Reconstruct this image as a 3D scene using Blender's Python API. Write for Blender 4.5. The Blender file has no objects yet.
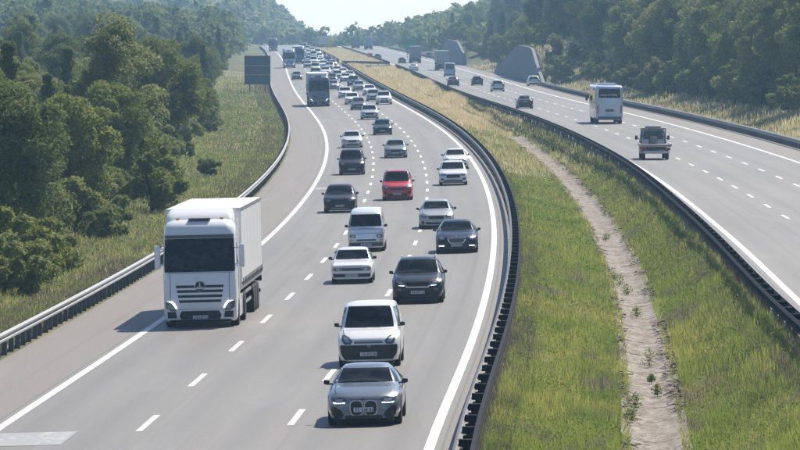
import bpy, bmesh, math, random
import numpy as np
from mathutils import Vector, Matrix
from mathutils.bvhtree import BVHTree

random.seed(7); rng = np.random.default_rng(11)
SC = bpy.context.scene; COL = SC.collection
# ------------------------------------------------------------------ camera
CAMZ, FPX, YH = 12.0, 5728.0, 18.0          # camera height, focal length in px of the 800 px wide photo, horizon row
cam = bpy.data.cameras.new('camera'); co = bpy.data.objects.new('camera', cam); COL.objects.link(co)
cam.sensor_width = 36; cam.lens = FPX / 800 * 36; cam.clip_start = 1; cam.clip_end = 20000
co.location = (0, 0, CAMZ); co.rotation_euler = (math.pi / 2 - math.atan((225 - YH) / FPX), 0, 0)
SC.camera = co
# ------------------------------------------------------------------ sky, sun, exposure
SUNV = Vector((0.42, 0.72, 1.0)).normalized()
EL = math.asin(SUNV.z); AZ = math.atan2(SUNV.x, SUNV.y)
w = bpy.data.worlds.new('World'); SC.world = w; w.use_nodes = True
nt = w.node_tree; bg = nt.nodes['Background']
sky = nt.nodes.new('ShaderNodeTexSky'); sky.sky_type = 'NISHITA'; sky.sun_disc = False
sky.sun_elevation = EL; sky.sun_rotation = AZ; sky.altitude = 300; sky.air_density = 0.6; sky.dust_density = 0.4
nt.links.new(sky.outputs[0], bg.inputs[0]); bg.inputs[1].default_value = 0.11
sl = bpy.data.lights.new('sun', 'SUN'); sl.energy = 5.0; sl.angle = math.radians(0.5); sl.color = (1, 0.915, 0.785)
so = bpy.data.objects.new('sun', sl); COL.objects.link(so); so.rotation_euler = SUNV.to_track_quat('Z', 'Y').to_euler()
SC.view_settings.view_transform = 'Standard'; SC.view_settings.look = 'None'; SC.view_settings.gamma = 1
SC.view_settings.exposure = 0.53
SC.render.engine = 'CYCLES'; SC.cycles.use_denoising = True
SC.cycles.max_bounces = 6; SC.cycles.volume_bounces = 1; SC.cycles.transparent_max_bounces = 8
SC.cycles.caustics_reflective = False; SC.cycles.caustics_refractive = False; SC.cycles.sample_clamp_indirect = 4

# ------------------------------------------------------------------ road alignment (metres; +Y runs away from the camera)
KN = np.array([90, 125, 170, 220, 280, 350, 440, 560, 720, 950, 1300, 1800, 2200.])
LXv = np.array([-5.94, -5.22, -3.72, -2.27, -1.02, -.22, -.16, -1.86, -6.52, -12.6, -20.6, -34., -47.])
LDv = np.array([10.2, 10.26, 10.35, 10.56, 10.79, 10.94, 10.99, 10.83, 10.46, 10.25, 10.25, 9.95, 9.9])
RXv = np.array([17.21, 17.74, 18.32, 19.35, 20.43, 21.25, 21.07, 19.18, 15.18, 11.2, 4.5, -8.5, -20.])
RDv = np.array([8.88, 9., 9.16, 9.33, 9.54, 9.73, 9.86, 9.97, 10.15, 10.4, 10.65, 10.4, 10.2])
LE, RE = 0.026, 0.004                         # crossfall, rising to the right
def _M(v):
    n = len(KN); h = np.diff(KN); A = np.zeros((n, n)); b = np.zeros(n); A[0, 0] = A[-1, -1] = 1
    for i in range(1, n - 1):
        A[i, i-1] = h[i-1]; A[i, i] = 2 * (h[i-1] + h[i]); A[i, i+1] = h[i]
        b[i] = 6 * ((v[i+1] - v[i]) / h[i] - (v[i] - v[i-1]) / h[i-1])
    return np.linalg.solve(A, b)
def _spl(v):
    M = _M(v); h = np.diff(KN); n = len(KN)
    s0 = (v[1] - v[0]) / h[0] - h[0] * M[1] / 6; s1 = (v[-1] - v[-2]) / h[-1] + h[-1] * M[-2] / 6
    def f(q):
        q = np.asarray(q, float); i = np.clip(np.searchsorted(KN, q) - 1, 0, n - 2); t = q - KN[i]; hh = h[i]
        r = v[i] + t * ((v[i+1] - v[i]) / hh - hh * (2 * M[i] + M[i+1]) / 6) + t * t * M[i] / 2 + t**3 * (M[i+1] - M[i]) / (6 * hh)
        return np.where(q < KN[0], v[0] + (q - KN[0]) * s0, np.where(q > KN[-1], v[-1] + (q - KN[-1]) * s1, r))
    return f
fLX, fLD, fRX, fRD = _spl(LXv), _spl(LDv), _spl(RXv), _spl(RDv)
def LP(Y, o): return fLX(Y) + o, CAMZ - fLD(Y) + LE * o
def RP(Y, o): return fRX(Y) + o, CAMZ - fRD(Y) + RE * o
def unproj(x, y, side):                       # photo pixel -> (Y, offset) on a carriageway
    fx, fd, e = (fLX, fLD, LE) if side == 'L' else (fRX, fRD, RE)
    Y = 300.; o = 0.
    for _ in range(40):
        Yn = FPX * float(fd(Y) - e * o) / (y - YH); Y = .5 * Y + .5 * Yn
        o = (x - 400) * Y / FPX - float(fx(Y))
    return Y, o
def S(t): t = np.clip(t, 0, 1); return t * t * (3 - 2 * t)
def vnoise(x, y, seed=0):                     # cheap smooth value noise
    def hsh(i, j): return np.modf(np.abs(np.sin(i * 127.1 + j * 311.7 + seed * 74.7) * 43758.5453))[0]
    i = np.floor(x); j = np.floor(y); u = S(x - i); v = S(y - j)
    return (hsh(i, j) * (1-u) + hsh(i+1, j) * u) * (1-v) + (hsh(i, j+1) * (1-u) + hsh(i+1, j+1) * u) * v
DK = np.array([90, 142, 311, 563, 900, 2200.]); DO = np.array([10.9, 11.05, 11.5, 12.2, 12.2, 12.])
def ditchX(Y): return fLX(Y) + np.interp(Y, DK, DO)
MEDL, MEDR = 6.42, -6.75                        # pavement edges at the median
WALLP = ([(868, 0), (905, 3.2), (930, 5.4), (1000, 5.6), (1045, 3.0), (1090, 0)], [(1290, 0), (1300, 2.6), (1340, 5.0), (1420, 5.2), (1470, 0)])
def ground_z(X, Y):
    X = np.asarray(X, float); Y = np.asarray(Y, float)
    xl, xr = fLX(Y), fRX(Y); zl, zr = CAMZ - fLD(Y), CAMZ - fRD(Y)
    ol, orr = X - xl, X - xr
    b = (vnoise(X / 3.1, Y / 6., 1) - .5) * .16 + (vnoise(X / 11., Y / 25., 2) - .5) * .5
    # left verge and hill
    tl = np.maximum(-ol - 8.9, 0)
    z = zl - LE * 8.9 - .05 + .02 * np.minimum(tl, 5) + .07 * np.clip(tl - 5, 0, 45) + b * S(tl / 3) \
        + 48 * S((tl - 25) / 260) * S((Y - 850) / 800)
    # right verge and bank
    tr = np.maximum(orr - 8.9, 0)
    zR = zr - .04 + .06 * np.minimum(tr, 3) + .27 * np.clip(tr - 3, 0, 50) + .05 * np.clip(tr - 50, 0, 300) + b * S(tr / 3)
    for pf in WALLP: zR = zR + np.interp(Y, [p[0] for p in pf], [p[1] for p in pf], 0, 0) * S((tr - 1.35) / .4) * .97 * (1 - .35 * S((tr - 4) / 25))
    # median
    xa, xb = xl + MEDL, xr + MEDR; za = zl + LE * MEDL - .03; zb = zr - .05; xd = ditchX(Y); dep = S((1150 - Y) / 300)
    zd = np.minimum(za, zb) - .5 * dep
    ta = np.clip((X - xa) / np.maximum(xd - .85 - xa, .3), 0, 1); tb = np.clip((X - xd - .85) / np.maximum(xb - xd - .85, .3), 0, 1)
    zm = np.where(X < xd, za + (zd - za) * S(ta), zd + (zb - zd) * S(tb)) + b * .35 * np.minimum(S(np.abs(X - xa)), S(np.abs(xb - X))) * S((np.abs(X - xd) - .9) / .5)
    zm = np.where(np.abs(X - xd) < .84, zd - .3, zm)
    z = np.where(ol > -8.9, np.where(ol < MEDL, zl + LE * ol - .22, zm), z)
    z = np.where(orr > MEDR, np.where(orr < 8.9, zr + RE * orr - .22, zR), z)
    # beyond the crest the land drops, with a steep wooded hill on the left
    k = S((Y - 2030) / 260)
    far = -4 + np.clip((-X - 42) * .85, 0, 55) + np.clip((X + 12) * .2, 0, 30)
    return z * (1 - k) + far * k

# ------------------------------------------------------------------ materials
MATS = {}
def mat(name, col=(.5, .5, .5), rough=.6, metal=0., coat=0., spec=.5, emit=None, var=0., vscale=3., bump=0.):
    if name in MATS: return MATS[name]
    m = bpy.data.materials.new(name); m.use_nodes = True; n = m.node_tree; p = n.nodes['Principled BSDF']
    p.inputs['Base Color'].default_value = (*col, 1); p.inputs['Roughness'].default_value = rough
    p.inputs['Metallic'].default_value = metal; p.inputs['Coat Weight'].default_value = coat
    p.inputs['Coat Roughness'].default_value = .06; p.inputs['Specular IOR Level'].default_value = spec
    if emit: p.inputs['Emission Color'].default_value = (*emit[:3], 1); p.inputs['Emission Strength'].default_value = emit[3]
    if var or bump:
        tc = n.nodes.new('ShaderNodeTexCoord'); nz = n.nodes.new('ShaderNodeTexNoise')
        nz.inputs['Scale'].default_value = vscale; nz.inputs['Detail'].default_value = 6; nz.inputs['Roughness'].default_value = .65
        n.links.new(tc.outputs['Object'], nz.inputs['Vector'])
        if var:
            mx = n.nodes.new('ShaderNodeMix'); mx.data_type = 'RGBA'
            mx.inputs['A'].default_value = (*[c * (1 - var) for c in col], 1); mx.inputs['B'].default_value = (*[min(1, c * (1 + var)) for c in col], 1)
            n.links.new(nz.outputs[0], mx.inputs['Factor']); n.links.new(mx.outputs['Result'], p.inputs['Base Color'])
        if bump:
            bp = n.nodes.new('ShaderNodeBump'); bp.inputs['Strength'].default_value = bump; bp.inputs['Distance'].default_value = .03
            n.links.new(nz.outputs[0], bp.inputs['Height']); n.links.new(bp.outputs[0], p.inputs['Normal'])
    MATS[name] = m; return m
class NT:
    def __init__(s, m): s.t = m.node_tree
    def new(s, k, **kw):
        n = s.t.nodes.new(k)
        for a, v in kw.items():
            if a in n.bl_rna.properties and a != 'inputs': setattr(n, a, v)
        return n
    def math(s, op, a, b=None, c=None):
        n = s.t.nodes.new('ShaderNodeMath'); n.operation = op
        for i, v in enumerate((a, b, c)):
            if v is None: continue
            if hasattr(v, 'links') or hasattr(v, 'is_linked'): s.t.links.new(v, n.inputs[i])
            else: n.inputs[i].default_value = v
        return n.outputs[0]
    def mix(s, f, a, b):
        n = s.t.nodes.new('ShaderNodeMix'); n.data_type = 'RGBA'
        for k, v in (('Factor', f), ('A', a), ('B', b)):
            if hasattr(v, 'is_linked'): s.t.links.new(v, n.inputs[k])
            elif k == 'Factor': n.inputs[k].default_value = v
            else: n.inputs[k].default_value = (*v, 1)
        return n.outputs['Result']
    def noise(s, vec, scale, detail=5, rough=.6):
        n = s.t.nodes.new('ShaderNodeTexNoise'); n.inputs['Scale'].default_value = scale; n.inputs['Detail'].default_value = detail
        n.inputs['Roughness'].default_value = rough; s.t.links.new(vec, n.inputs['Vector']); return n.outputs[0]
    def map(s, vec, sc):
        n = s.t.nodes.new('ShaderNodeMapping'); n.inputs['Scale'].default_value = sc; s.t.links.new(vec, n.inputs['Vector']); return n.outputs[0]
    def rng(s, v, a, b, c=0., d=1.):
        n = s.t.nodes.new('ShaderNodeMapRange'); n.clamp = True; s.t.links.new(v, n.inputs[0])
        for i, q in enumerate((a, b, c, d)): n.inputs[i + 1].default_value = q
        return n.outputs[0]
    def link(s, a, b): s.t.links.new(a, b)
def asphalt():
    m = bpy.data.materials.new('asphalt'); m.use_nodes = True; N = NT(m); p = m.node_tree.nodes['Principled BSDF']
    uv = N.new('ShaderNodeUVMap').outputs[0]; sx = N.new('ShaderNodeSeparateXYZ'); N.link(uv, sx.inputs[0]); u = sx.outputs[0]; v = sx.outputs[1]
    c1 = N.noise(N.map(uv, (1.1, .02, 1)), 1.0, 6, .6)            # long streaks along the lanes
    c2 = N.noise(N.map(uv, (.12, .012, 1)), 1.0, 4, .55)          # large patches
    c3 = N.noise(N.map(uv, (9., 2.2, 1)), 1.0, 5, .7)             # grain
    tr = N.math('COSINE', N.math('MULTIPLY', N.math('SUBTRACT', u, .94), 2 * math.pi / 1.875))
    base = N.mix(N.rng(c2, .3, .7), (.146, .141, .136), (.210, .202, .192))
    base = N.mix(N.math('MULTIPLY', N.rng(c1, .35, .7), .55), base, (.222, .213, .202))
    base = N.mix(N.math('MULTIPLY', N.rng(tr, -.2, 1.), .26), base, (.110, .109, .111))
    base = N.mix(N.math('MULTIPLY', N.rng(c3, .35, .75), .28), base, (.10, .10, .10))
    sh = N.math('GREATER_THAN', N.math('ABSOLUTE', N.math('ADD', u, 0.0)), 5.9)     # hard shoulder strips: browner mix
    shc = N.mix(N.rng(c3, .3, .8), (.205, .184, .163), (.150, .133, .118))
    shc = N.mix(N.math('MULTIPLY', N.rng(c1, .45, .7), .5), shc, (.165, .145, .127))
    base = N.mix(N.math('MULTIPLY', sh, .9), base, shc)
    seam = N.math('LESS_THAN', N.math('ABSOLUTE', N.math('SUBTRACT', N.math('ABSOLUTE', u), 5.93)), .035)
    base = N.mix(N.math('MULTIPLY', seam, .5), base, (.07, .068, .066))
    st = N.noise(N.map(uv, (2.6, .006, 1)), 1.0, 3, .5)            # tyre and oil streaks, lane joints
    base = N.mix(N.math('MULTIPLY', N.rng(st, .56, .72), .35), base, (.095, .094, .095))
    pt = N.noise(N.map(uv, (.5, .05, 1)), 1.0, 2, .4); base = N.mix(N.math('MULTIPLY', N.rng(pt, .62, .66), .16), base, (.26, .255, .25))
    N.link(base, p.inputs['Base Color']); p.inputs['Roughness'].default_value = .62; p.inputs['Specular IOR Level'].default_value = .35
    b = N.new('ShaderNodeBump'); b.inputs['Strength'].default_value = .25; b.inputs['Distance'].default_value = .01; N.link(c3, b.inputs['Height']); N.link(b.outputs[0], p.inputs['Normal'])
    return m
def paint_line(name, wear):
    m = bpy.data.materials.new(name); m.use_nodes = True; N = NT(m); p = m.node_tree.nodes['Principled BSDF']
    g = N.new('ShaderNodeNewGeometry').outputs['Position']
    n1 = N.noise(N.map(g, (5, 1.3, 1)), 1, 6, .7); n2 = N.noise(N.map(g, (.8, .1, 1)), 1, 3)
    f = N.rng(N.math('ADD', n1, N.math('MULTIPLY', n2, .35)), .75 - wear, 1.05 - wear)
    N.link(N.mix(f, (.80, .79, .76) if wear < .3 else (.52, .515, .50), (.42, .41, .40) if wear < .3 else (.28, .28, .28)), p.inputs['Base Color']); p.inputs['Roughness'].default_value = .55
    return m
def worldmix(name, cols, scales, rough=.9, trans=0., bump=0.):
    """colour patches by place; cols = base then (colour, lo, hi) layers; optional leaf translucency"""
    m = bpy.data.materials.new(name); m.use_nodes = True; N = NT(m); p = m.node_tree.nodes['Principled BSDF']
    g = N.new('ShaderNodeNewGeometry').outputs['Position']; c = cols[0]; n = None
    for i, (cc, lo, hi) in enumerate(cols[1:]):
        off = N.new('ShaderNodeVectorMath'); off.operation = 'ADD'; N.link(g, off.inputs[0]); off.inputs[1].default_value = (i * 37.1, i * 11.3, i * 5.)
        n = N.noise(N.map(off.outputs[0], scales[i]), 1, 5, .62); c = N.mix(N.rng(n, lo, hi), c, cc)
    N.link(c, p.inputs['Base Color']); p.inputs['Roughness'].default_value = rough; p.inputs['Specular IOR Level'].default_value = .2
    if bump:
        b = N.new('ShaderNodeBump'); b.inputs['Strength'].default_value = bump; b.inputs['Distance'].default_value = .1; N.link(n, b.inputs['Height']); N.link(b.outputs[0], p.inputs['Normal'])
    if trans:
        t = N.new('ShaderNodeBsdfTranslucent'); N.link(c, t.inputs[0]); mx = N.new('ShaderNodeMixShader'); mx.inputs[0].default_value = trans
        out = m.node_tree.nodes['Material Output']; N.link(p.outputs[0], mx.inputs[1]); N.link(t.outputs[0], mx.inputs[2]); N.link(mx.outputs[0], out.inputs[0])
    return m
def leafmat(name, ramp, trans=.42):
    m = bpy.data.materials.new(name); m.use_nodes = True; N = NT(m); p = m.node_tree.nodes['Principled BSDF']
    oi = N.new('ShaderNodeObjectInfo'); cr = N.new('ShaderNodeValToRGB'); N.link(oi.outputs['Random'], cr.inputs[0])
    el = cr.color_ramp.elements
    for i, c in enumerate(ramp):
        e = el[i] if i < 2 else el.new(i / (len(ramp) - 1)); e.position = i / (len(ramp) - 1); e.color = (*c, 1)
    g = N.new('ShaderNodeNewGeometry').outputs['Position']
    c = N.mix(N.math('MULTIPLY', N.rng(N.noise(g, .55, 4), .4, .7), .5), cr.outputs[0], (.25, .28, .085))
    c = N.mix(N.math('MULTIPLY', N.rng(N.noise(g, 3.5, 3), .45, .75), .45), c, (.09, .13, .042))
    N.link(c, p.inputs['Base Color']); p.inputs['Roughness'].default_value = .7; p.inputs['Specular IOR Level'].default_value = .15
    t = N.new('ShaderNodeBsdfTranslucent'); N.link(c, t.inputs[0]); mx = N.new('ShaderNodeMixShader'); mx.inputs[0].default_value = trans
    out = m.node_tree.nodes['Material Output']; N.link(p.outputs[0], mx.inputs[1]); N.link(t.outputs[0], mx.inputs[2]); N.link(mx.outputs[0], out.inputs[0])
    return m
def glassmat():
    m = bpy.data.materials.new('tinted_glass'); m.use_nodes = True; N = NT(m); p = m.node_tree.nodes['Principled BSDF']
    tc = N.new('ShaderNodeTexCoord').outputs['Object']; n = N.noise(N.map(tc, (3.2, 1, 4.5)), 1, 2, .5)
    oi = N.new('ShaderNodeObjectInfo')
    c = N.mix(N.rng(n, .42, .66), (.003, .005, .006), (.022, .026, .030)); N.link(c, p.inputs['Base Color'])
    p.inputs['Roughness'].default_value = .05; p.inputs['Specular IOR Level'].default_value = .4; MATS['glass'] = m
    return m
GLASS = glassmat()
M_ASPH = asphalt(); M_LINE = paint_line('road_paint', .12); M_LINEW = paint_line('worn_road_paint', .38)
STEEL = mat('galvanised_steel', (.34, .345, .35), .55, .1, spec=.25, var=.25, vscale=1.5)
DSTEEL = mat('shaded_steel', (.030, .033, .038), .8, .0, spec=.03, var=.3, vscale=1.5); MSTEEL = mat('weathered_steel', (.20, .20, .205), .6, .1, spec=.2, var=.3, vscale=1.2)  # both greys darkened to put the median rails' shade into the colour
POST = mat('post_steel', (.10, .103, .11), .6, .3, var=.3, vscale=2.)
BLK = mat('black_plastic', (.012, .013, .014), .45); RUB = mat('tyre_rubber', (.018, .018, .019), .8)
RIM = mat('alloy', (.42, .43, .44), .3, .8); RIMD = mat('dark_alloy', (.05, .05, .055), .35, .6)
CHR = mat('chrome', (.7, .71, .73), .15, 1.); LAMP = mat('headlamp_glass', (.085, .092, .10), .12, .0, coat=1., var=.8, vscale=14.)
REFL = mat('lamp_reflector', (.5, .52, .54), .25, .5, coat=.8); SATIN = mat('satin_trim', (.22, .23, .25), .35, .7)
DRL = mat('daytime_lamp', (.9, .9, .9), .3, emit=(1, 1, 1, 1.3)); RED = mat('tail_lamp', (.35, .012, .012), .2, coat=.6)
ORA = mat('indicator_lamp', (.7, .25, .03), .25, coat=.5); PLATE = mat('plate_white', (.62, .63, .64), .45); INK = mat('plate_ink', (.03, .03, .035), .6)
CONC = mat('concrete', (.30, .30, .31), .85, var=.25, vscale=.6, bump=.2)
GREY = mat('grey_plastic', (.10, .105, .11), .5); SIGNBACK = mat('sign_back', (.085, .125, .165), .5, .3, var=.15, vscale=.7)
SIGNG = mat('sign_green', (.01, .22, .11), .5); SIGNY = mat('sign_yellow', (.75, .55, .04), .5); SIGNO = mat('sign_orange', (.75, .20, .05), .55)
def paint(col, metal=.25):
    k = 'paint_%d_%d_%d' % tuple(int(c * 999) for c in col)
    d = max(col) < .08
    return mat(k, col, .30, .0 if d else metal, coat=.35 if d else .7, spec=.25 if d else .5)

# ------------------------------------------------------------------ object helpers
def link(name, mesh, parent=None, m=None):
    o = bpy.data.objects.new(name, mesh); COL.objects.link(o)
    if parent: o.parent = parent
    if m is not None and mesh is not None:
        if not mesh.materials: mesh.materials.append(m)
        elif mesh.materials[0] is not m: o.material_slots[0].link = 'OBJECT'; o.material_slots[0].material = m
    return o
def tag(o, label=None, cat=None, group=None, kind=None):
    for k, v in (('label', label), ('category', cat), ('group', group), ('kind', kind)):
        if v: o[k] = v
    return o
def empty(name, loc=(0, 0, 0), rz=0.):
    o = bpy.data.objects.new(name, None); o.empty_display_size = .3; COL.objects.link(o); o.location = loc; o.rotation_euler = (0, 0, rz); return o
def mesh(name, V, F, m=None, smooth=False, sharp=None):
    me = bpy.data.meshes.new(name); me.from_pydata([tuple(map(float, v)) for v in V], [], F); me.validate(); me.update()
    if smooth: me.polygons.foreach_set('use_smooth', [True] * len(me.polygons))
    if smooth and sharp: me.set_sharp_from_angle(angle=math.radians(sharp))
    if m: me.materials.append(m)
    return me
def fastmesh(name, V, nv, m):
    """V: (n*nv,3) float array, faces of nv consecutive verts"""
    n = len(V) // nv; me = bpy.data.meshes.new(name); me.vertices.add(len(V)); me.vertices.foreach_set('co', V.astype(np.float32).ravel())
    me.loops.add(n * nv); me.loops.foreach_set('vertex_index', np.arange(n * nv, dtype=np.int32))
    me.polygons.add(n); me.polygons.foreach_set('loop_start', np.arange(0, n * nv, nv, dtype=np.int32))
    me.update(calc_edges=True); me.materials.append(m); return me
class MB:
    def __init__(s): s.V = []; s.F = []
    def add(s, V, F):
        b = len(s.V); s.V += [tuple(v) for v in V]; s.F += [tuple(i + b for i in f) for f in F]; return s
    def box(s, c, d, bev=0., rot=None):
        bm = bmesh.new(); bmesh.ops.create_cube(bm, size=1)
        bmesh.ops.scale(bm, vec=d, verts=bm.verts)
        if bev: bmesh.ops.bevel(bm, geom=bm.edges[:], offset=bev, segments=2, profile=.6, affect='EDGES')
        M = Matrix.Translation(c) @ (rot.to_4x4() if rot else Matrix())
        bm.verts.ensure_lookup_table(); bm.verts.index_update()
        s.add([M @ v.co for v in bm.verts], [[v.index for v in f.verts] for f in bm.faces]); bm.free(); return s
    def tube(s, p, q, r0, r1=None, n=8):
        p, q = Vector(p), Vector(q); r1 = r0 if r1 is None else r1; d = (q - p).normalized(); a = d.orthogonal().normalized(); b = d.cross(a)
        V = []
        for c, r in ((p, r0), (q, r1)):
            V += [c + (a * math.cos(2 * math.pi * i / n) + b * math.sin(2 * math.pi * i / n)) * r for i in range(n)]
        F = [(i, (i + 1) % n, n + (i + 1) % n, n + i) for i in range(n)] + [tuple(range(n))[::-1], tuple(range(n, 2 * n))]
        return s.add(V, F)
    def rings(s, R, cap=True):
        n = len(R[0]); V = [v for r in R for v in r]; F = []
        for i in range(len(R) - 1):
            for j in range(n): F.append((i * n + j, i * n + (j + 1) % n, (i + 1) * n + (j + 1) % n, (i + 1) * n + j))
        if cap: F += [tuple(range(n))[::-1], tuple(range((len(R) - 1) * n, len(R) * n))]
        return s.add(V, F)
    def lathe(s, prof, c=(0, 0, 0), n=20):     # profile (axial x, radius) round the x axis
        R = []
        for x, r in prof: R.append([(c[0] + x, c[1] + r * math.cos(2 * math.pi * i / n), c[2] + r * math.sin(2 * math.pi * i / n)) for i in range(n)])
        return s.rings(R)
    def me(s, name, m=None, smooth=False, sharp=38): return mesh(name, s.V, s.F, m, smooth, sharp)

# ------------------------------------------------------------------ ground sheet
YS = np.concatenate([np.arange(20, 600, 5), np.arange(600, 1300, 12), np.arange(1300, 3300, 40)])
def build_ground():
    cl = [-1200, -700, -400, -280, -200, -150, -110, -85, -65, -50, -40, -32, -26, -21, -17, -14, -12, -10.5, -9.5, -8.92, -8.7, 6.6]
    cr = [8.7, 8.92, 9.6, 10.2, 10.7, 11.5, 13, 15, 18, 22, 27, 33, 40, 50, 65, 85, 120, 170, 250, 400, 700, 1200]
    rows = []
    for Y in YS:
        xl, xr = float(fLX(Y)), float(fRX(Y)); xd = float(ditchX(Y)); xa, xb = xl + MEDL, xr + MEDR
        med = [xa + .02] + [xa + (xd - .86 - xa) * t for t in (.15, .35, .55, .75, .92)] + [xd - .845, xd - .8, xd + .8, xd + .845] + [xd + .86 + (xb - xd - .86) * t for t in (.08, .25, .45, .65, .85)] + [xb - .02]
        rows.append([xl + c for c in cl] + med + [xr + MEDR + .3] + [xr + c for c in cr])
    X = np.array(rows); Yg = np.repeat(YS[:, None], X.shape[1], 1); Z = ground_z(X, Yg)
    n = X.shape[1]; V = np.stack([X, Yg, Z], -1).reshape(-1, 3)
    F = [(i * n + j, i * n + j + 1, (i + 1) * n + j + 1, (i + 1) * n + j) for i in range(len(YS) - 1) for j in range(n - 1)]
    m = worldmix('verge_soil', [(.085, .095, .035), ((.19, .16, .09), .45, .7), ((.06, .085, .025), .5, .75), ((.13, .115, .085), .55, .8)], [(.25, .06, .2), (.6, .15, .3), (3, 1, 1)], bump=.4)
    tag(link('ground', mesh('ground', V, F, m, True)), 'grassy verges, median and wooded slopes on both sides of the motorway', 'ground', kind='structure')
build_ground()
# ------------------------------------------------------------------ carriageways, lines, dashes
def strip(name, P, o0, o1, ys, dz, m, parent=None, cols=2):
    V = []; F = []; uv = []
    for Y in ys:
        for k in range(cols):
            o = o0 + (o1 - o0) * k / (cols - 1); x, z = P(Y, o); V.append((x, Y, z + dz)); uv.append((o, Y))
    for i in range(len(ys) - 1):
        for k in range(cols - 1): F.append((i * cols + k, i * cols + k + 1, (i + 1) * cols + k + 1, (i + 1) * cols + k))
    me = mesh(name, V, F, m); l = me.uv_layers.new(name='UVMap')
    for lp in me.loops: l.data[lp.index].uv = uv[lp.vertex_index]
    return link(name, me, parent)
YR = np.concatenate([np.arange(20, 1300, 10), np.arange(1300, 2101, 25)])
road_l = tag(strip('road', LP, -8.9, MEDL, YR, 0, M_ASPH, cols=6), 'left carriageway full of oncoming traffic, grey asphalt with hard shoulder', 'road', kind='structure')
road_r = tag(strip('road', RP, MEDR, 8.9, YR, 0, M_ASPH, cols=6), 'right carriageway with sparse departing traffic, pale grey asphalt', 'road', kind='structure')
for rd, P in ((road_l, LP), (road_r, RP)):
    for o in (-5.625, 5.625): strip('edge_line', P, o - .125, o + .125, YR, .008, M_LINE, rd)
for rd, P, o, y0 in ((road_l, LP, -1.875, 146.03), (road_l, LP, 1.875, 146.8), (road_r, RP, -1.875, 274.33), (road_r, RP, 1.875, 331.5)):
    y = y0 - 18 * int((y0 - 60) / 18)
    while y < 1750:
        strip('lane_dash', P, o - .085, o + .085, np.linspace(y - 3, y + 3, 3), .008, M_LINE, rd); y += 18
for (x, y, wdt, ln) in ((18, 440, 1.95, 4.6), (322, 188.5, 1.9, 4.), (300, 91, 2.6, 5.)):
    Y, o = unproj(x, y, 'L'); o0 = max(-5.4, o - wdt / 2)
    strip('transverse_bar', LP, o0, o0 + wdt, np.linspace(Y - ln / 2, Y + ln / 2, 3), .006, M_LINEW, road_l)

# ------------------------------------------------------------------ guardrails
WB = [(0, .44), (.075, .49), (.075, .545), (.01, .585), (.01, .615), (.075, .655), (.075, .71), (0, .76)]
def beam(P, o, side, ys, m=STEEL):
    pr = [(side * d, h) for d, h in WB] + [(side * (d - .018), h) for d, h in WB[::-1]]
    R = []
    for Y in ys:
        x, z = P(Y, o); R.append([(x + d, Y, z + h) for d, h in pr])
    return MB().rings(R).me('beam', m)
POSTM = MB().box((0, 0, .2), (.16, .10, 1.06)).me('post', POST)
SPACER = MB().box((0, 0, .66), (.34, .26, .16)).box((0, 0, .47), (.30, .16, .10)).me('spacer', DSTEEL)
def rail(label, P, o, side, y0, y1, step, double=False, pmax=300):
    t = tag(empty('guardrail', (float(P(y0, o)[0]), y0, float(P(y0, o)[1]))), label, 'guardrail'); off = Vector(t.location)
    ys = np.concatenate([np.arange(y0, min(y1, 700), 4), np.arange(max(y0, min(y1, 700)), y1 + 1, 16)])
    def put(me):
        b = link('beam', me, t); b.location = -off
    if double:
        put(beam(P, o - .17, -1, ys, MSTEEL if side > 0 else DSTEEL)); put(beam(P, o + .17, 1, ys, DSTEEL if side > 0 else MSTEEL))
    else: put(beam(P, o + side * .1, side, ys))
    n = 0; y = y0 + 1; rest = MB()
    while y < y1:
        x, z = P(y, o); jx = random.uniform(-.02, .02)
        if n < pmax:
            p = link('post', POSTM, t); p.location = Vector((x + jx, y, z)) - off
            if double: s_ = link('spacer', SPACER, t); s_.location = p.location
        else:
            rest.box((x, y, z + .2), (.12, .07, 1.0))
            if double: rest.box((x, y, z + .66), (.52, .22, .10))
        n += 1; y += step
    if rest.V: q = link('far_posts', rest.me('far_posts', POST), t); q.location = -off; q['kind'] = 'stuff'
    return t
rail('single steel guardrail along the hard shoulder beside the left-hand trees', LP, -9.15, 1, 150, 1950, 2.0)
rail('double-sided steel guardrail curving along the oncoming lanes at the median', LP, 6.62, 1, 110, 1235, 4.0, True)
rail('double-sided steel guardrail at the median beside the departing lanes', RP, -6.95, -1, 110, 1235, 4.0, True)
rail('single steel guardrail at the outer right edge below the wooded bank', RP, 8.75, -1, 300, 860, 2.0)
rail('distant steel guardrail at the outer right edge beyond the retaining walls', RP, 8.75, -1, 1490, 1950, 4.0, pmax=20)
rail('distant double-sided guardrail beside the far oncoming queue', LP, 6.62, 1, 1300, 1950, 8.0, True, pmax=20)
rail('distant double-sided guardrail beside the far departing trucks', RP, -6.95, -1, 1300, 1950, 8.0, True, pmax=20)
def cross_rail():
    t = tag(empty('guardrail', (0, 0, 0)), 'low dark guardrail closing the gap across the far median', 'guardrail')
    a = Vector((*[float(fLX(1240) + 6.7)], 1240, float(LP(1240, 6.7)[1]))); b = Vector((float(fRX(1290) - 7), 1290, float(RP(1290, -7)[1])))
    R = [[(p.x, p.y + d, p.z + h) for d, h in [(0, .3), (.08, .4), (.08, .8), (0, .85), (-.03, .85), (-.03, .3)]] for p in (a, a.lerp(b, .5), b)]
    link('beam', MB().rings(R).me('beam', DSTEEL), t)
    for k in range(6):
        p = a.lerp(b, (k + .5) / 6); q = link('post', POSTM, t); q.location = p
cross_rail()

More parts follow.
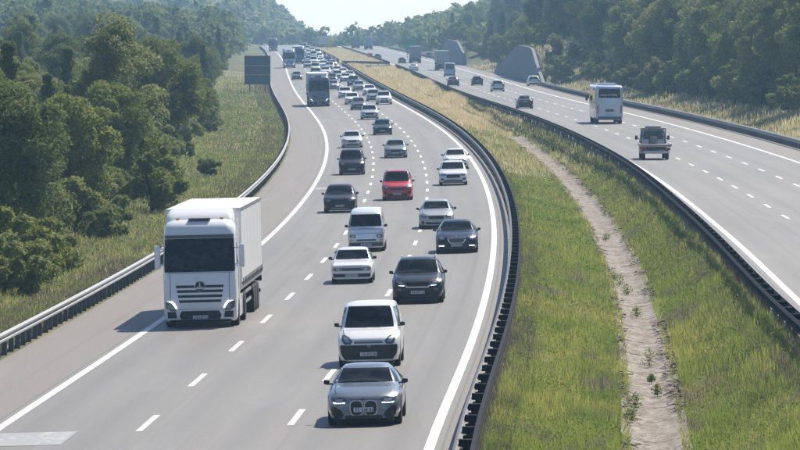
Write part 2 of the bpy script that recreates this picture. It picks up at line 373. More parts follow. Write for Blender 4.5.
# ------------------------------------------------------------------ concrete drainage channel
def channel():
    t = tag(empty('drainage_channel', (0, 0, 0)), 'pale concrete drainage channel of worn slabs down the middle of the median', 'drain', kind='structure')
    m = worldmix('old_concrete', [(.285, .26, .23), ((.20, .17, .145), .40, .60), ((.34, .315, .285), .5, .7), ((.12, .095, .075), .52, .64)], [(1.6, .35, 1), (3., .8, 1), (5.5, 2.2, 2)], bump=.3)
    for i in range(170):
        y0 = 100 + i * 2.6; y1 = y0 + 2.59; R = []
        jx, jz, tw = random.uniform(-.03, .03), random.uniform(-.008, .008), random.uniform(-.008, .008)
        for Y in (y0, (y0 + y1) / 2, y1):
            xd = float(ditchX(Y)); zd = float(np.minimum(CAMZ - fLD(Y) + LE * MEDL - .03, CAMZ - fRD(Y) - .05)) - .5
            pr = [(-.86, .10), (-.40, -.05), (.0, -.10), (.40, -.05), (.86, .10), (.86, -.02), (0, -.24), (-.86, -.02)]
            R.append([(xd + dx + jx, Y, zd + dz + .05 + jz + tw * dx) for dx, dz in pr])
        link('slab', MB().rings(R).me('slab', m), t)
    # dirt and dead leaves washed along the edges
    V = []
    for s, n in ((-1, 1500), (1, 3600)):
        Y = 100 + 430 * rng.random(n) ** 1.6; dx = s * (.84 - .42 * rng.random(n) ** 2); xd = ditchX(Y) + dx
        zd = np.minimum(CAMZ - fLD(Y) + LE * MEDL - .03, CAMZ - fRD(Y) - .05) - .45 + (np.abs(dx) - .4) * .3 + .0
        r = .03 + .10 * rng.random(n) ** 2; keep = vnoise(Y / 4., Y * 0 + s, 31) * .7 + vnoise(Y / 1.2, Y * 0 + s, 32) * .4 > .55
        for k in np.nonzero(keep)[0]:
            a = rng.random() * 6.28
            for q in range(4):
                V.append((xd[k] + r[k] * math.cos(a + q * 1.57), Y[k] + r[k] * 1.6 * math.sin(a + q * 1.57), zd[k] + .03 + r[k] * .4 * (q % 2)))
    m2 = worldmix('leaf_litter', [(.10, .08, .065), ((.055, .045, .04), .45, .6), ((.22, .19, .15), .55, .7)], [(4, 2, 2), (7, 3, 2)])
    tag(link('leaf_litter', fastmesh('leaf_litter', np.array(V), 4, m2)), 'dark dirt and dead leaves washed along the channel edges', 'litter', kind='stuff')
channel()

# ------------------------------------------------------------------ grass and weeds
def blades(X, Y, h, wd, lean=.45):
    n = len(X); Z = ground_z(X, Y) - .02; a = rng.random(n) * 2 * np.pi; b = rng.random(n) * 2 * np.pi
    dx, dy = np.cos(a) * wd / 2, np.sin(a) * wd / 2; l = h * lean * rng.random(n)
    P0 = np.stack([X - dx, Y - dy, Z], -1); P1 = np.stack([X + dx, Y + dy, Z], -1)
    P2 = np.stack([X + np.cos(b) * l, Y + np.sin(b) * l, Z + h * (.8 + .2 * rng.random(n))], -1)
    return np.stack([P0, P1, P2], 1).reshape(-1, 3)
def leaves(X, Y, Z, s):                         # small diamond leaves standing at any tilt
    n = len(X); d = rng.normal(size=(n, 3)); d[:, 2] = np.abs(d[:, 2]) * .6; d /= np.linalg.norm(d, axis=1)[:, None]
    e = np.cross(d, rng.normal(size=(n, 3))); e /= np.linalg.norm(e, axis=1)[:, None]
    c = np.stack([X, Y, Z], -1); s = s[:, None]
    return np.stack([c - d * s, c + e * s * .5, c + d * s, c - e * s * .5], 1).reshape(-1, 3)
def sampY(n, y0, y1): u = rng.random(n); return 1 / (1 / y1 + u * (1 / y0 - 1 / y1))
def field(n, y0, y1, lo, hi, clump=.0, seed=3):
    Y = sampY(int(n * 2.2), y0, y1); a, b = lo(Y), hi(Y); X = a + (b - a) * rng.random(len(Y)); ok = b - a > .2
    if clump: ok &= vnoise(X / .9, Y / 3.5, seed) * .6 + vnoise(X / 3., Y / 14., seed + 5) * .5 > clump * rng.random(len(Y)) + .12
    X, Y = X[ok][:n], Y[ok][:n]; return X, Y
G_GREEN = worldmix('meadow_grass', [(.25, .32, .07), ((.42, .42, .12), .42, .60), ((.17, .235, .055), .50, .64), ((.36, .29, .15), .58, .70), ((.23, .19, .18), .57, .66), ((.40, .41, .15), .55, .7), ((.08, .13, .04), .56, .7)],
                   [(.35, .07, .3), (.9, .22, .6), (.3, .05, .3), (.5, .10, .3), (5, 2.5, 4), (7, 3, 4)], .75, .52)
G_DEAD = worldmix('dead_stalks', [(.21, .18, .15), ((.30, .25, .19), .45, .65), ((.13, .13, .08), .5, .7)], [(.8, .2, .5), (2.5, .6, 1)], .85, .25)
G_STRAW = worldmix('straw_grass', [(.62, .51, .31), ((.72, .62, .42), .45, .65), ((.42, .38, .20), .54, .72), ((.26, .27, .11), .62, .74)], [(.3, .05, .5), (.5, .04, .5), (.25, .03, .5)], .8, .6)
def grassobj(name, parts, m, label, cat='grass'):
    V = np.concatenate(parts); tag(link(name, fastmesh(name, V, 3, m)), label, cat, kind='stuff')
xa = lambda Y: fLX(Y) + MEDL; xb = lambda Y: fRX(Y) + MEDR
P = []
for lo, hi, n, y0, y1, hs, cl in ((lambda Y: xa(Y) + .5, lambda Y: ditchX(Y) - .74, 125000, 118, 760, 1., .35), (lambda Y: ditchX(Y) + .76, lambda Y: xb(Y) - .3, 110000, 118, 760, .85, .4),
                              (lambda Y: fLX(Y) - 17.5 - Y * .004, lambda Y: fLX(Y) - 9.5, 130000, 165, 1000, .85, .3), (lambda Y: fRX(Y) + 9.3, lambda Y: fRX(Y) + 17, 30000, 380, 1100, 1.2, .3)):
    X, Y = field(n, y0, y1, lo, hi, cl); k = vnoise(X / 1.4, Y / 5., 9)
    P.append(blades(X, Y, (.08 + .42 * rng.random(len(X)) ** 1.5 * (.3 + 1.3 * k)) * hs, .010 + .00011 * Y))
for sg in (-1, 1):                              # tufts creeping over the channel edges
    X, Y = field(9000, 118, 560, (lambda Y: ditchX(Y) - 1.0) if sg < 0 else (lambda Y: ditchX(Y) + .66), (lambda Y: ditchX(Y) - .64) if sg < 0 else (lambda Y: ditchX(Y) + 1.05), .6, 41 + sg)
    zb_ = np.minimum(CAMZ - fLD(Y) + LE * MEDL - .03, CAMZ - fRD(Y) - .05) - .45; v_ = blades(X, Y, .08 + .25 * rng.random(len(X)), .012 + .00013 * Y, .8); v_[:, 2] += np.repeat(np.maximum(zb_ - ground_z(X, Y), 0), 3); P.append(v_)
grassobj('meadow_grass', P, G_GREEN, 'green and yellowing grass growing over the median and the verges')
P = []
for lo, hi, n, y0, y1, cl in ((lambda Y: xa(Y) + .05, lambda Y: xa(Y) + 1.15, 22000, 118, 620, .3), (lambda Y: xb(Y) - 1.2, lambda Y: xb(Y) - .05, 14000, 130, 620, .3),
                         (lambda Y: xb(Y) - 2.6, lambda Y: xb(Y) - .9, 6000, 140, 420, .95), (lambda Y: fLX(Y) - 11.5, lambda Y: fLX(Y) - 9.3, 26000, 165, 900, .4),
                         (lambda Y: fLX(Y) - 16, lambda Y: fLX(Y) - 10, 22000, 200, 900, .85), (lambda Y: fRX(Y) + 9.1, lambda Y: fRX(Y) + 13, 16000, 380, 1000, .4)):
    X, Y = field(n, y0, y1, lo, hi, cl, 6); P.append(blades(X, Y, .12 + .32 * rng.random(len(X)), .010 + .00011 * Y, .6))
grassobj('dead_stalks', P, G_DEAD, 'brown and purplish dead stalks along the guardrails and verge edges', 'weeds')
P = []
X, Y = field(80000, 560, 1230, lambda Y: xa(Y) + .6, lambda Y: xb(Y) - .4, .45, 14); k = vnoise(X / 3.2, Y / 42., 4); P.append(blades(X, Y, .15 + 1.7 * np.clip(k - .2, 0, 1) * (.55 + .45 * rng.random(len(X))), .02 + .00008 * Y))
X, Y = field(25000, 1300, 1950, lambda Y: xa(Y) + .6, lambda Y: xb(Y) - .4, .2, 15); P.append(blades(X, Y, .3 + .5 * rng.random(len(X)), .02 + .00008 * Y))
X, Y = field(24000, 400, 1250, lambda Y: fRX(Y) + 9.4, lambda Y: fRX(Y) + 20, .5, 16); P.append(blades(X, Y, .3 + .5 * rng.random(len(X)), .012 + .0001 * Y))
X, Y = field(22000, 175, 1100, lambda Y: fLX(Y) - 17.5, lambda Y: fLX(Y) - 9.5, .95, 17); P.append(blades(X, Y, .14 + .24 * rng.random(len(X)), .008 + .00008 * Y))
X, Y = field(9000, 400, 640, lambda Y: xa(Y) + .6, lambda Y: xb(Y) - .4, 1.1, 44); P.append(blades(X, Y, .2 + .5 * rng.random(len(X)), .012 + .00008 * Y))
grassobj('straw_grass', P, G_STRAW, 'tall straw-coloured dry grass in mounds along the far median and verges')
P = []
for lo, hi, n, y0, y1, cl in ((lambda Y: xa(Y) + .5, lambda Y: ditchX(Y) - .55, 42000, 118, 560, 1.15), (lambda Y: ditchX(Y) + .60, lambda Y: xb(Y) - .4, 30000, 118, 560, 1.2), (lambda Y: fLX(Y) - 17, lambda Y: fLX(Y) - 9.6, 36000, 165, 800, .9)):
    X, Y = field(n, y0, y1, lo, hi, cl, 23); k = vnoise(X / 1.1, Y / 4., 29); P.append(leaves(X, Y, ground_z(X, Y) + .04 + .34 * rng.random(len(X)) * (.2 + k), .012 + .00015 * Y * (.6 + .8 * rng.random(len(X)))))
G_HERB = worldmix('herb_leaf', [(.20, .27, .06), ((.36, .36, .09), .5, .66), ((.10, .16, .05), .5, .64), ((.33, .31, .24), .64, .74)], [(2.5, 1.2, 2), (4, 2, 3), (1.2, .5, 1)], .7, .4)
tag(link('ground_cover', fastmesh('ground_cover', np.concatenate(P), 4, G_HERB)), 'leafy weeds and small flowering herbs mixed into the roadside grass', 'ground cover', kind='stuff')
# single weeds that stand out in the channel
def weed(x, y, h, label):
    Y = FPX * (11.15) / (y - YH); X = (x - 400) * Y / FPX; X = float(ditchX(Y)) + np.clip(X - float(ditchX(Y)), -.7, .7)
    n = 220; a = rng.random(n) * 6.28; r = h * .55 * rng.random(n); z = h * rng.random(n) * (1 - r / h * .6)
    zd = float(np.minimum(CAMZ - fLD(Y) + LE * MEDL - .03, CAMZ - fRD(Y) - .05)) - .5
    V = leaves(np.cos(a) * r, np.sin(a) * r, z + .02, np.full(n, .035))
    t = tag(empty('weed', (X, Y, zd)), label, 'weed', 'weeds growing in the drainage channel'); link('foliage', fastmesh('foliage', V, 4, G_HERB), t)
    link('stem', MB().tube((0, 0, -.05), (.02, 0, h * .7), .012, .006, 5).tube((0, 0, 0), (-.1, .05, h * .5), .009, .004, 5).me('stem', G_DEAD), t)
for x, y, h, l in ((650, 380, .62, 'tall green weed in the middle of the bare lower channel'), (658, 412, .34, 'low pale weed in the channel below the tall green one'), (636, 425, .42, 'dark green weed at the left edge of the lower channel'),
                (632, 441, .45, 'yellow-green weed at the left channel edge nearest the camera'), (620, 290, .5, 'upper weed of the green cluster in the middle channel'), (627, 300, .45, 'lower weed of the green cluster in the middle channel'),
                (614, 284, .4, 'leftmost weed of the green cluster in the middle channel'), (637, 325, .4, 'small weed just below the green cluster in the channel'), (652, 398, .25, 'tiny weed between the tall green weed and the pale one'),
                (606, 240, .4, 'farthest weed at the left edge of the channel')): weed(x, y, h, l)

# ------------------------------------------------------------------ trees
L_BROAD = leafmat('broad_leaf', [(.185, .22, .046), (.225, .265, .060), (.27, .30, .084), (.30, .315, .14), (.215, .26, .074)])
L_DARK = leafmat('dark_needle', [(.11, .155, .055), (.135, .18, .064), (.165, .205, .072)], .42)
BARK = mat('bark', (.075, .058, .045), .9, var=.4, vscale=4, bump=.5)
def crown_pts(n, h, r, base, K, kind, rs, rad=.25):
    if kind == 'cone':
        t = rs.random(K) ** .7 ; zc = base + (h - base) * (1 - t); a = rs.random(K) * 6.28; rr = r * t * (.45 + .55 * rs.random(K)); cr = r * .19 + r * .13 * t
        C = np.stack([np.cos(a) * rr, np.sin(a) * rr, zc], -1); fl = .55
    else:
        d = rs.normal(size=(K, 3)); d /= np.linalg.norm(d, axis=1)[:, None]; q = (.30 + .62 * rs.random(K) ** .6)
        zc = base + (h - base) * .5; prof = 1. if kind == 'round' else .8
        C = d * q[:, None] * np.array([r, r, (h - base) * .5]); C[:, :2] *= (1 - .35 * np.clip(C[:, 2:3] / ((h - base) * .5), -1, 1) * (1 if kind == 'tall' else .25)); C[:, 2] += zc
        cr = r * rad * (.6 + .7 * rs.random(K)); fl = .8
    i = rs.integers(0, K, n); d = rs.normal(size=(n, 3)); d[:, 2] += .35; d /= np.linalg.norm(d, axis=1)[:, None]
    sh = .45 + .6 * rs.random(n) ** .5
    return C[i] + d * (cr[i] * sh)[:, None] * np.array([1, 1, fl]), d
def leafquads(Pt, D, s, rs):
    n = len(Pt); nn = D * .8 + rs.normal(size=(n, 3)) * .8 + np.array([0, 0, .25]); nn /= np.linalg.norm(nn, axis=1)[:, None]
    t = np.cross(nn, rs.normal(size=(n, 3))); t /= np.linalg.norm(t, axis=1)[:, None]; b = np.cross(nn, t); s = s[:, None]
    return np.stack([Pt - t * s, Pt + b * s * .55 - nn * s * .12, Pt + t * s, Pt - b * s * .55 - nn * s * .12], 1).reshape(-1, 3)
def tree_meshes(name, seed, h, r, base, n, K, kind, m, leaf=.17):
    rs = np.random.default_rng(seed); Pt, D = crown_pts(n, h, r, base, K, kind, rs)
    V = leafquads(Pt, D, leaf * (.6 + .8 * rs.random(n)), rs); crown = fastmesh(name + '_crown', V, 4, m)
    mb = MB(); tr = .02 * h + .05; pts = [Vector((0, 0, -.3)), Vector((.1 * rs.normal(), .1 * rs.normal(), h * .3)), Vector((.25 * rs.normal(), .25 * rs.normal(), h * .62)), Vector((.2 * rs.normal(), .2 * rs.normal(), h * .9))]
    for k in range(3): mb.tube(pts[k], pts[k + 1], tr * (1 - k * .3), tr * (1 - (k + 1) * .3), 7)
    for k in range(9):
        z = rs.uniform(max(base * .8, h * .15), h * .75); a = rs.random() * 6.28; p = pts[1].lerp(pts[2], min(1, max(0, (z - h * .3) / (h * .32)))); p.z = z
        mb.tube(p, p + Vector((math.cos(a) * r * .65, math.sin(a) * r * .65, r * rs.uniform(.1, .5))), tr * .4, tr * .1, 5)
    return crown, mb.me(name + '_trunk', BARK, True)
TM = [tree_meshes('oak', 1, 9.5, 3.6, 1.2, 29000, 85, 'round', L_BROAD, .115), tree_meshes('ash', 2, 11, 3.1, 1.5, 29000, 85, 'tall', L_BROAD, .115), tree_meshes('hornbeam', 3, 8, 3.2, .8, 26000, 75, 'round', L_BROAD, .105),
      tree_meshes('poplar', 4, 12.5, 3.4, 1.5, 32000, 100, 'tall', L_BROAD, .112), tree_meshes('pine', 5, 11, 2.7, 1.0, 30000, 130, 'cone', L_DARK, .105), tree_meshes('fir', 6, 9, 2.5, .6, 26000, 110, 'cone', L_DARK, .105),
      tree_meshes('elm', 8, 10, 4.0, 1.0, 30000, 100, 'round', L_DARK, .115)]
SHR = [tree_meshes('shrub', 21, 2.6, 1.6, .05, 5200, 26, 'round', L_BROAD, .10), tree_meshes('shrub', 22, 1.8, 1.3, .03, 4200, 20, 'round', L_DARK, .09), tree_meshes('shrub', 23, 3.4, 1.7, .1, 6200, 34, 'tall', L_BROAD, .11)]
TN = ['broadleaf_tree', 'broadleaf_tree', 'broadleaf_tree', 'broadleaf_tree', 'pine_tree', 'fir_tree', 'broadleaf_tree']
def plant(X, Y, k, sc, label, group, shrub=False, zs=1.):
    cr, tk = (SHR if shrub else TM)[k]
    t = tag(empty('shrub' if shrub else TN[k], (X, Y, float(ground_z(X, Y)) - .05), random.uniform(0, 6.28)), label, 'shrub' if shrub else 'tree', group)
    t.scale = (sc, sc, sc * zs); link('crown', cr, t); link('stem' if shrub else 'trunk', tk, t); return t
def at(x, Y): return (x - 400) * Y / FPX
# trees that can be picked out
for x, Y, k, sc, l in ((116, 360, 3, .88, 'tallest tree left of the motorway, rising to a pointed crown above the wood'), (160, 450, 0, .98, 'rounded grey-green tree just right of the tallest left-hand tree'),
                    (70, 300, 2, .88, 'bushy round tree at the left verge edge below the tallest tree'), (112, 345, 2, .88, 'round olive-green tree at the verge in front of the tallest tree'),
                    (12, 262, 6, .78, 'dark dense tree at the far left edge beside the verge'), (190, 520, 2, .75, 'small tree at the left verge short of the big sign'),
                    (750, 600, 0, 1.1, 'grey-green round-topped tree standing forward on the right-hand bank'), (668, 700, 0, 1.25, 'pale grey-green tree with broad crown above the coach'),
                    (802, 560, 6, 1.15, 'very dark dense tree at the right edge of the picture')): plant(at(x, Y), Y, k, sc, l, 'single trees')
def okpos(X, Y, mn, placed, d):
    for a, b in placed:
        if abs(Y - b) < d * 3 and (X - a) ** 2 + ((Y - b) * .6) ** 2 < d * d: return False
    return True
def wood(n, y0, y1, off, side, label, group, scs, pick, d):
    placed = []; c = 0; tries = 0
    while c < n and tries < n * 30:
        tries += 1; Y = 1 / (1 / y1 + random.random() * (1 / y0 - 1 / y1)); o = off(Y) ; X = float((fLX if side < 0 else fRX)(Y)) + side * o
        xp = 400 + X * FPX / Y
        if xp < -25 or xp > 830: continue
        if not okpos(X, Y, 0, placed, d): continue
        placed.append((X, Y)); k = random.choice(pick); sc = scs(Y, o) * random.uniform(.82, 1.18)
        plant(X, Y, k, sc, label(k), group, zs=random.uniform(.9, 1.12)); c += 1
kindl = lambda s, f: (lambda k: ('tall leafy tree', 'slender leafy tree', 'small bushy tree', 'pointed leafy tree', 'dark conical pine', 'small dark fir', 'dark spreading tree')[k] + s)
wood(110, 215, 620, lambda Y: 20.6 + abs(random.gauss(0, 1)) * 9, -1, kindl(' in the near wood left of the motorway', 0), 'near wood on the left', lambda Y, o: .66 - .0002 * Y + .004 * o, [0, 1, 2, 2, 4, 5, 6, 1], 3.4)
wood(95, 600, 1350, lambda Y: 18 + abs(random.gauss(0, 1)) * 22, -1, kindl(' in the hazy wood farther up the left side', 0), 'hazy wood on the left', lambda Y, o: min(.74, .58 + .004 * o), [0, 1, 2, 4, 4, 5, 6], 4.)
wood(150, 430, 1050, lambda Y: 18.5 + abs(random.gauss(0, 1)) * 10, 1, kindl(' on the wooded bank right of the motorway', 0), 'wooded bank on the right', lambda Y, o: .95 + .012 * o, [0, 0, 1, 3, 6, 6, 4, 2], 4.)
wood(75, 950, 1700, lambda Y: 12.5 + abs(random.gauss(0, 1)) * 16, 1, kindl(' on the hazy slope farther up the right side', 0), 'hazy wood on the right', lambda Y, o: .8 + .008 * o, [0, 1, 3, 6, 4, 2], 4.5)
def scrub(n, y0, y1, off, side, label, group):
    for _ in range(n):
        Y = 1 / (1 / y1 + random.random() * (1 / y0 - 1 / y1)); X = float((fLX if side < 0 else fRX)(Y)) + side * off(Y); xp = 400 + X * FPX / Y
        if -20 < xp < 820: plant(X, Y, random.randrange(3), random.uniform(.5, 1.15), label, group, True)
scrub(150, 195, 700, lambda Y: 17.6 + random.uniform(-1., 2.6), -1, 'leafy shrub at the foot of the left-hand wood', 'shrubs along the left wood')
scrub(9, 205, 420, lambda Y: random.uniform(13.5, 15.5), -1, 'low lone bush on the left grass verge', 'bushes on the left verge')
scrub(150, 440, 1500, lambda Y: random.uniform(15, 23), 1, 'leafy shrub at the foot of the right-hand bank', 'shrubs along the right bank')
for i in range(26):                             # scrub hiding the foot of the woods
    Y = 205 + i * 9 + random.uniform(-3, 3); plant(float(fLX(Y)) - random.uniform(16.6, 18.6), Y, random.randrange(3), random.uniform(.75, 1.2), 'leafy shrub at the foot of the left-hand wood', 'shrubs along the left wood', True)
for x, Y, sc_ in ((3, 222, 1.1), (20, 228, .9), (36, 236, 1.0), (52, 246, .8), (10, 240, 1.3)): plant(at(x, Y), Y, 0, sc_, 'leafy shrub at the foot of the left-hand wood', 'shrubs along the left wood', True)
for x, Y, sc_ in ((655, 690, 1.4), (672, 680, 1.2), (690, 690, 1.3), (735, 590, 1.4), (752, 585, 1.2), (770, 585, 1.4), (790, 555, 1.3), (800, 550, 1.2), (715, 620, 1.3), (700, 640, 1.4)): plant(at(x, Y), Y, 2, sc_, 'leafy shrub at the foot of the right-hand bank', 'shrubs along the right bank', True)
for i in range(46):
    Y = 530 + i * 7 + random.uniform(-3, 3); plant(float(fRX(Y)) + random.uniform(14.5, 20), Y, random.randrange(3), random.uniform(.8, 1.5), 'leafy shrub at the foot of the right-hand bank', 'shrubs along the right bank', True)
for y0, y1 in ((862, 1100), (1285, 1480)):
    for i in range(16): Y = y0 + (y1 - y0) * (i + random.random()) / 16; plant(float(fRX(Y)) + random.uniform(11.6, 14), Y, random.randrange(3), random.uniform(.8, 1.5), 'leafy shrub on top of the grey retaining walls', 'shrubs above the retaining walls', True)
# far woods: one mass each
def farwood(name, pts, m, label, n=230, leaf=.70):
    Vs = []
    for X, Y, h, r in pts:
        Pt, D = crown_pts(n, h, r, .3, 16, 'round' if random.random() < .6 else 'tall', rng, .42); Pt += np.array([X, Y, float(ground_z(X, Y)) - .3]); Vs.append(leafquads(Pt, D, leaf * (.6 + .8 * rng.random(n)), rng))
    tag(link(name, fastmesh(name, np.concatenate(Vs), 4, m)), label, 'woods', kind='stuff')
pts = []
while len(pts) < 900:
    Y = random.uniform(1150, 2050); tl = 9 + abs(random.gauss(0, 75)); X = float(fLX(Y)) - 9 - tl; xp = 400 + X * FPX / Y
    if -30 < xp < 300: pts.append((X, Y, random.uniform(7, 13), random.uniform(2.6, 4.4)))
farwood('hill_forest', pts, L_DARK, 'blue-hazed forest covering the hill at the upper left')
pts = []
while len(pts) < 520:
    Y = random.uniform(2080, 2900); xp = random.uniform(120, 345); X = at(xp, Y); pts.append((X, Y, random.uniform(5, 9), random.uniform(2.5, 4)))
farwood('ridge_forest', pts, L_BROAD, 'hazy wooded ridge sloping down to the sky gap behind the queue', 190, .9)
pts = []
while len(pts) < 420:
    Y = random.uniform(1500, 2800); xp = 345 + 200 * random.random() ** 1.0; X = at(xp, Y)
    if Y < 2060 and X - float(fRX(Y)) < 12: continue
    pts.append((X, Y, random.uniform(6.5, 10) , random.uniform(2.6, 4.4)))
farwood('slope_forest', pts, L_BROAD, 'hazy wooded slope rising right of the sky gap behind the far trucks', 200, .85)

# ------------------------------------------------------------------ vehicles
def pchip(pts):
    xs = np.array([p[0] for p in pts], float); ys = np.array([p[1] for p in pts], float); h = np.diff(xs); d = np.diff(ys) / h
    m = np.zeros(len(xs)); m[0], m[-1] = d[0], d[-1]
    for i in range(1, len(xs) - 1):
        m[i] = 0 if d[i-1] * d[i] <= 0 else 2 * d[i-1] * d[i] / (d[i-1] + d[i])
    def f(q):
        q = min(max(q, xs[0]), xs[-1]); i = int(min(max(np.searchsorted(xs, q) - 1, 0), len(h) - 1)); t = (q - xs[i]) / h[i]
        return float(ys[i] * (1 + 2*t) * (1-t)**2 + m[i] * h[i] * t * (1-t)**2 + ys[i+1] * t*t * (3 - 2*t) + m[i+1] * h[i] * t*t * (t-1))
    return f
def wheel_meshes(r, wd, rim, key, spokes=5):
    t = MB().lathe([(-wd/2, r*.66), (-wd/2, r*.93), (-wd/2 + .03, r), (wd/2 - .03, r), (wd/2, r*.93), (wd/2, r*.66)], n=22).me('tyre_' + key, RUB, True)
    b = MB().lathe([(-wd/2 + .04, r*.66), (-wd/2 + .04, .05), (wd/2 - .05, .05), (wd/2 - .05, r*.66)], n=22)
    b.lathe([(wd/2 - .02, .01), (wd/2 - .02, r*.16), (wd/2 - .05, r*.2)], n=12)
    for k in range(spokes):
        a = 2 * math.pi * k / spokes
        for s in (-1, 1): b.box((s * (wd/2 - .025), math.cos(a) * r * .36, math.sin(a) * r * .36), (.03, r * .12, r * .62), rot=Matrix.Rotation(a + math.pi / 2, 3, 'X'))
    return t, b.me('rim_' + key, rim)
class Veh:
    def __init__(s, name, L, cat): s.name, s.L, s.cat, s.parts, s.bvh = name, L, cat, [], None
    def add(s, name, me, m=None, parent=-1, loc=(0, 0, 0), rot=0.):
        if isinstance(me, MB): me = me.me(s.name + '_' + name, m if not isinstance(m, str) else None, True)
        s.parts.append((name, me, m, parent, loc, rot)); return len(s.parts) - 1
    def shell(s, mb, name='body', m='PAINT', more=True):
        if more: s.V = getattr(s, 'V', []); s.F = getattr(s, 'F', []); b = len(s.V); s.V += list(mb.V); s.F += [tuple(i + b for i in f) for f in mb.F]; s.bvh = BVHTree.FromPolygons([Vector(v) for v in s.V], s.F)
        me = mb.me(s.name + '_' + name, MATS['base_paint'] if m == 'PAINT' else m, True, 40); return s.add(name, me, m)
    def cast(s, view, a, z):
        o, d = {'front': ((a, -9, z), (0, 1, 0)), 'rear': ((a, s.L + 9, z), (0, -1, 0)), 'right': ((6, a, z), (-1, 0, 0)), 'left': ((-6, a, z), (1, 0, 0)), 'top': ((a, z, 9), (0, 0, -1))}[view]
        o, d = Vector(o), Vector(d); h = s.bvh.ray_cast(o, d)
        if h[0] is None:
            q = o + d * (9 if view == 'front' else s.L * .5 + 4 if view == 'rear' else 5.2); h = s.bvh.find_nearest(q)
        n = h[1] if h[1].dot(d) < 0 else -h[1]; s.nrm = (n - d * .6).normalized(); return h[0], d
    def panel(s, name, m, view, rows, n=6, off=.008, parent=-1, mirror=False):
        n = max(n, 14 if abs(rows[0][2] - rows[0][1]) < 1.2 else 30) if abs(rows[0][2] - rows[0][1]) > .3 or abs(rows[-1][2] - rows[-1][1]) > .3 else 6; k_ = max(1, int(math.ceil(7 / (len(rows) - 1)))); rr_ = []
        for i in range(len(rows) - 1): rr_ += [tuple(rows[i][c] + (rows[i + 1][c] - rows[i][c]) * q / k_ for c in range(3)) for q in range(k_)]
        rows = rr_ + [tuple(rows[-1])]
        for sg in ((1, -1) if mirror else (1,)):
            V = []; B = []; nr = len(rows)
            for z, a0, a1 in rows:
                for k in range(n + 1):
                    p, d = s.cast(view if sg == 1 or view not in ('left', 'right') else ('left' if view == 'right' else 'right'), (a0 + (a1 - a0) * k / n) * (sg if view not in ('left', 'right') else 1), z)
                    V.append(p + s.nrm * off * 1.25); B.append(p - s.nrm * .012)
            w_ = n + 1; N = len(V); F = [(i * w_ + j, i * w_ + j + 1, (i + 1) * w_ + j + 1, (i + 1) * w_ + j) for i in range(nr - 1) for j in range(n)]
            rim = [j for j in range(w_)] + [i * w_ + n for i in range(1, nr)] + [(nr - 1) * w_ + j for j in range(n - 1, -1, -1)] + [i * w_ for i in range(nr - 2, 0, -1)]
            F += [(rim[i], rim[(i + 1) % len(rim)], N + rim[(i + 1) % len(rim)], N + rim[i]) for i in range(len(rim))]
            mb = MB().add(V + B, F); i = s.add(name, mb.me(s.name + '_' + name, m if m != 'PAINT' else MATS['base_paint'], True, 35), m, parent)
        return i
    def plate(s, view, z, x=0., wd=.5, ht=.115):
        p, d = s.cast(view, x, z); sg = d.y; y = p.y - sg * .02
        i = s.add('number_plate', MB().box((x, y, z), (wd, .015, ht), .004), PLATE); mb = MB(); cw = wd / 9.5; rr = random.Random(sum(map(ord, s.name)))
        for k in range(7):
            cx = x - wd * .40 + cw * (k + (.5 if k > 1 else 0) + (.5 if k > 4 else 0)) * 1.08 + cw * .4; yy = y - sg * .011
            for q in range(3):
                if rr.random() < .5: mb.box((cx, yy, z + (q - 1) * ht * .3), (cw * .7, .004, ht * .12))
                else: mb.box((cx + (q - 1) * cw * .3, yy, z), (cw * .18, .004, ht * .68))
        s.add('plate_lettering', mb, INK, i)
    def wheels(s, r, wd, track, ys, rim=None, key=None):
        t, b = wheel_meshes(r, wd, rim or RIM, key or s.name)
        for y in ys:
            for sg in (-1, 1):
                i = s.add('wheel', t, RUB, -1, (sg * track / 2, y, r)); s.add('rim', b, rim or RIM, i)
mat('base_paint', (.5, .5, .5), .34, .2, coat=.85)
def rect(z0, z1, x0, x1, x0b=None, x1b=None): return [(z0, x0, x1), ((z0 + z1) / 2, (x0 + (x0 if x0b is None else x0b)) / 2, (x1 + (x1 if x1b is None else x1b)) / 2), (z1, x0 if x0b is None else x0b, x1 if x1b is None else x1b)]
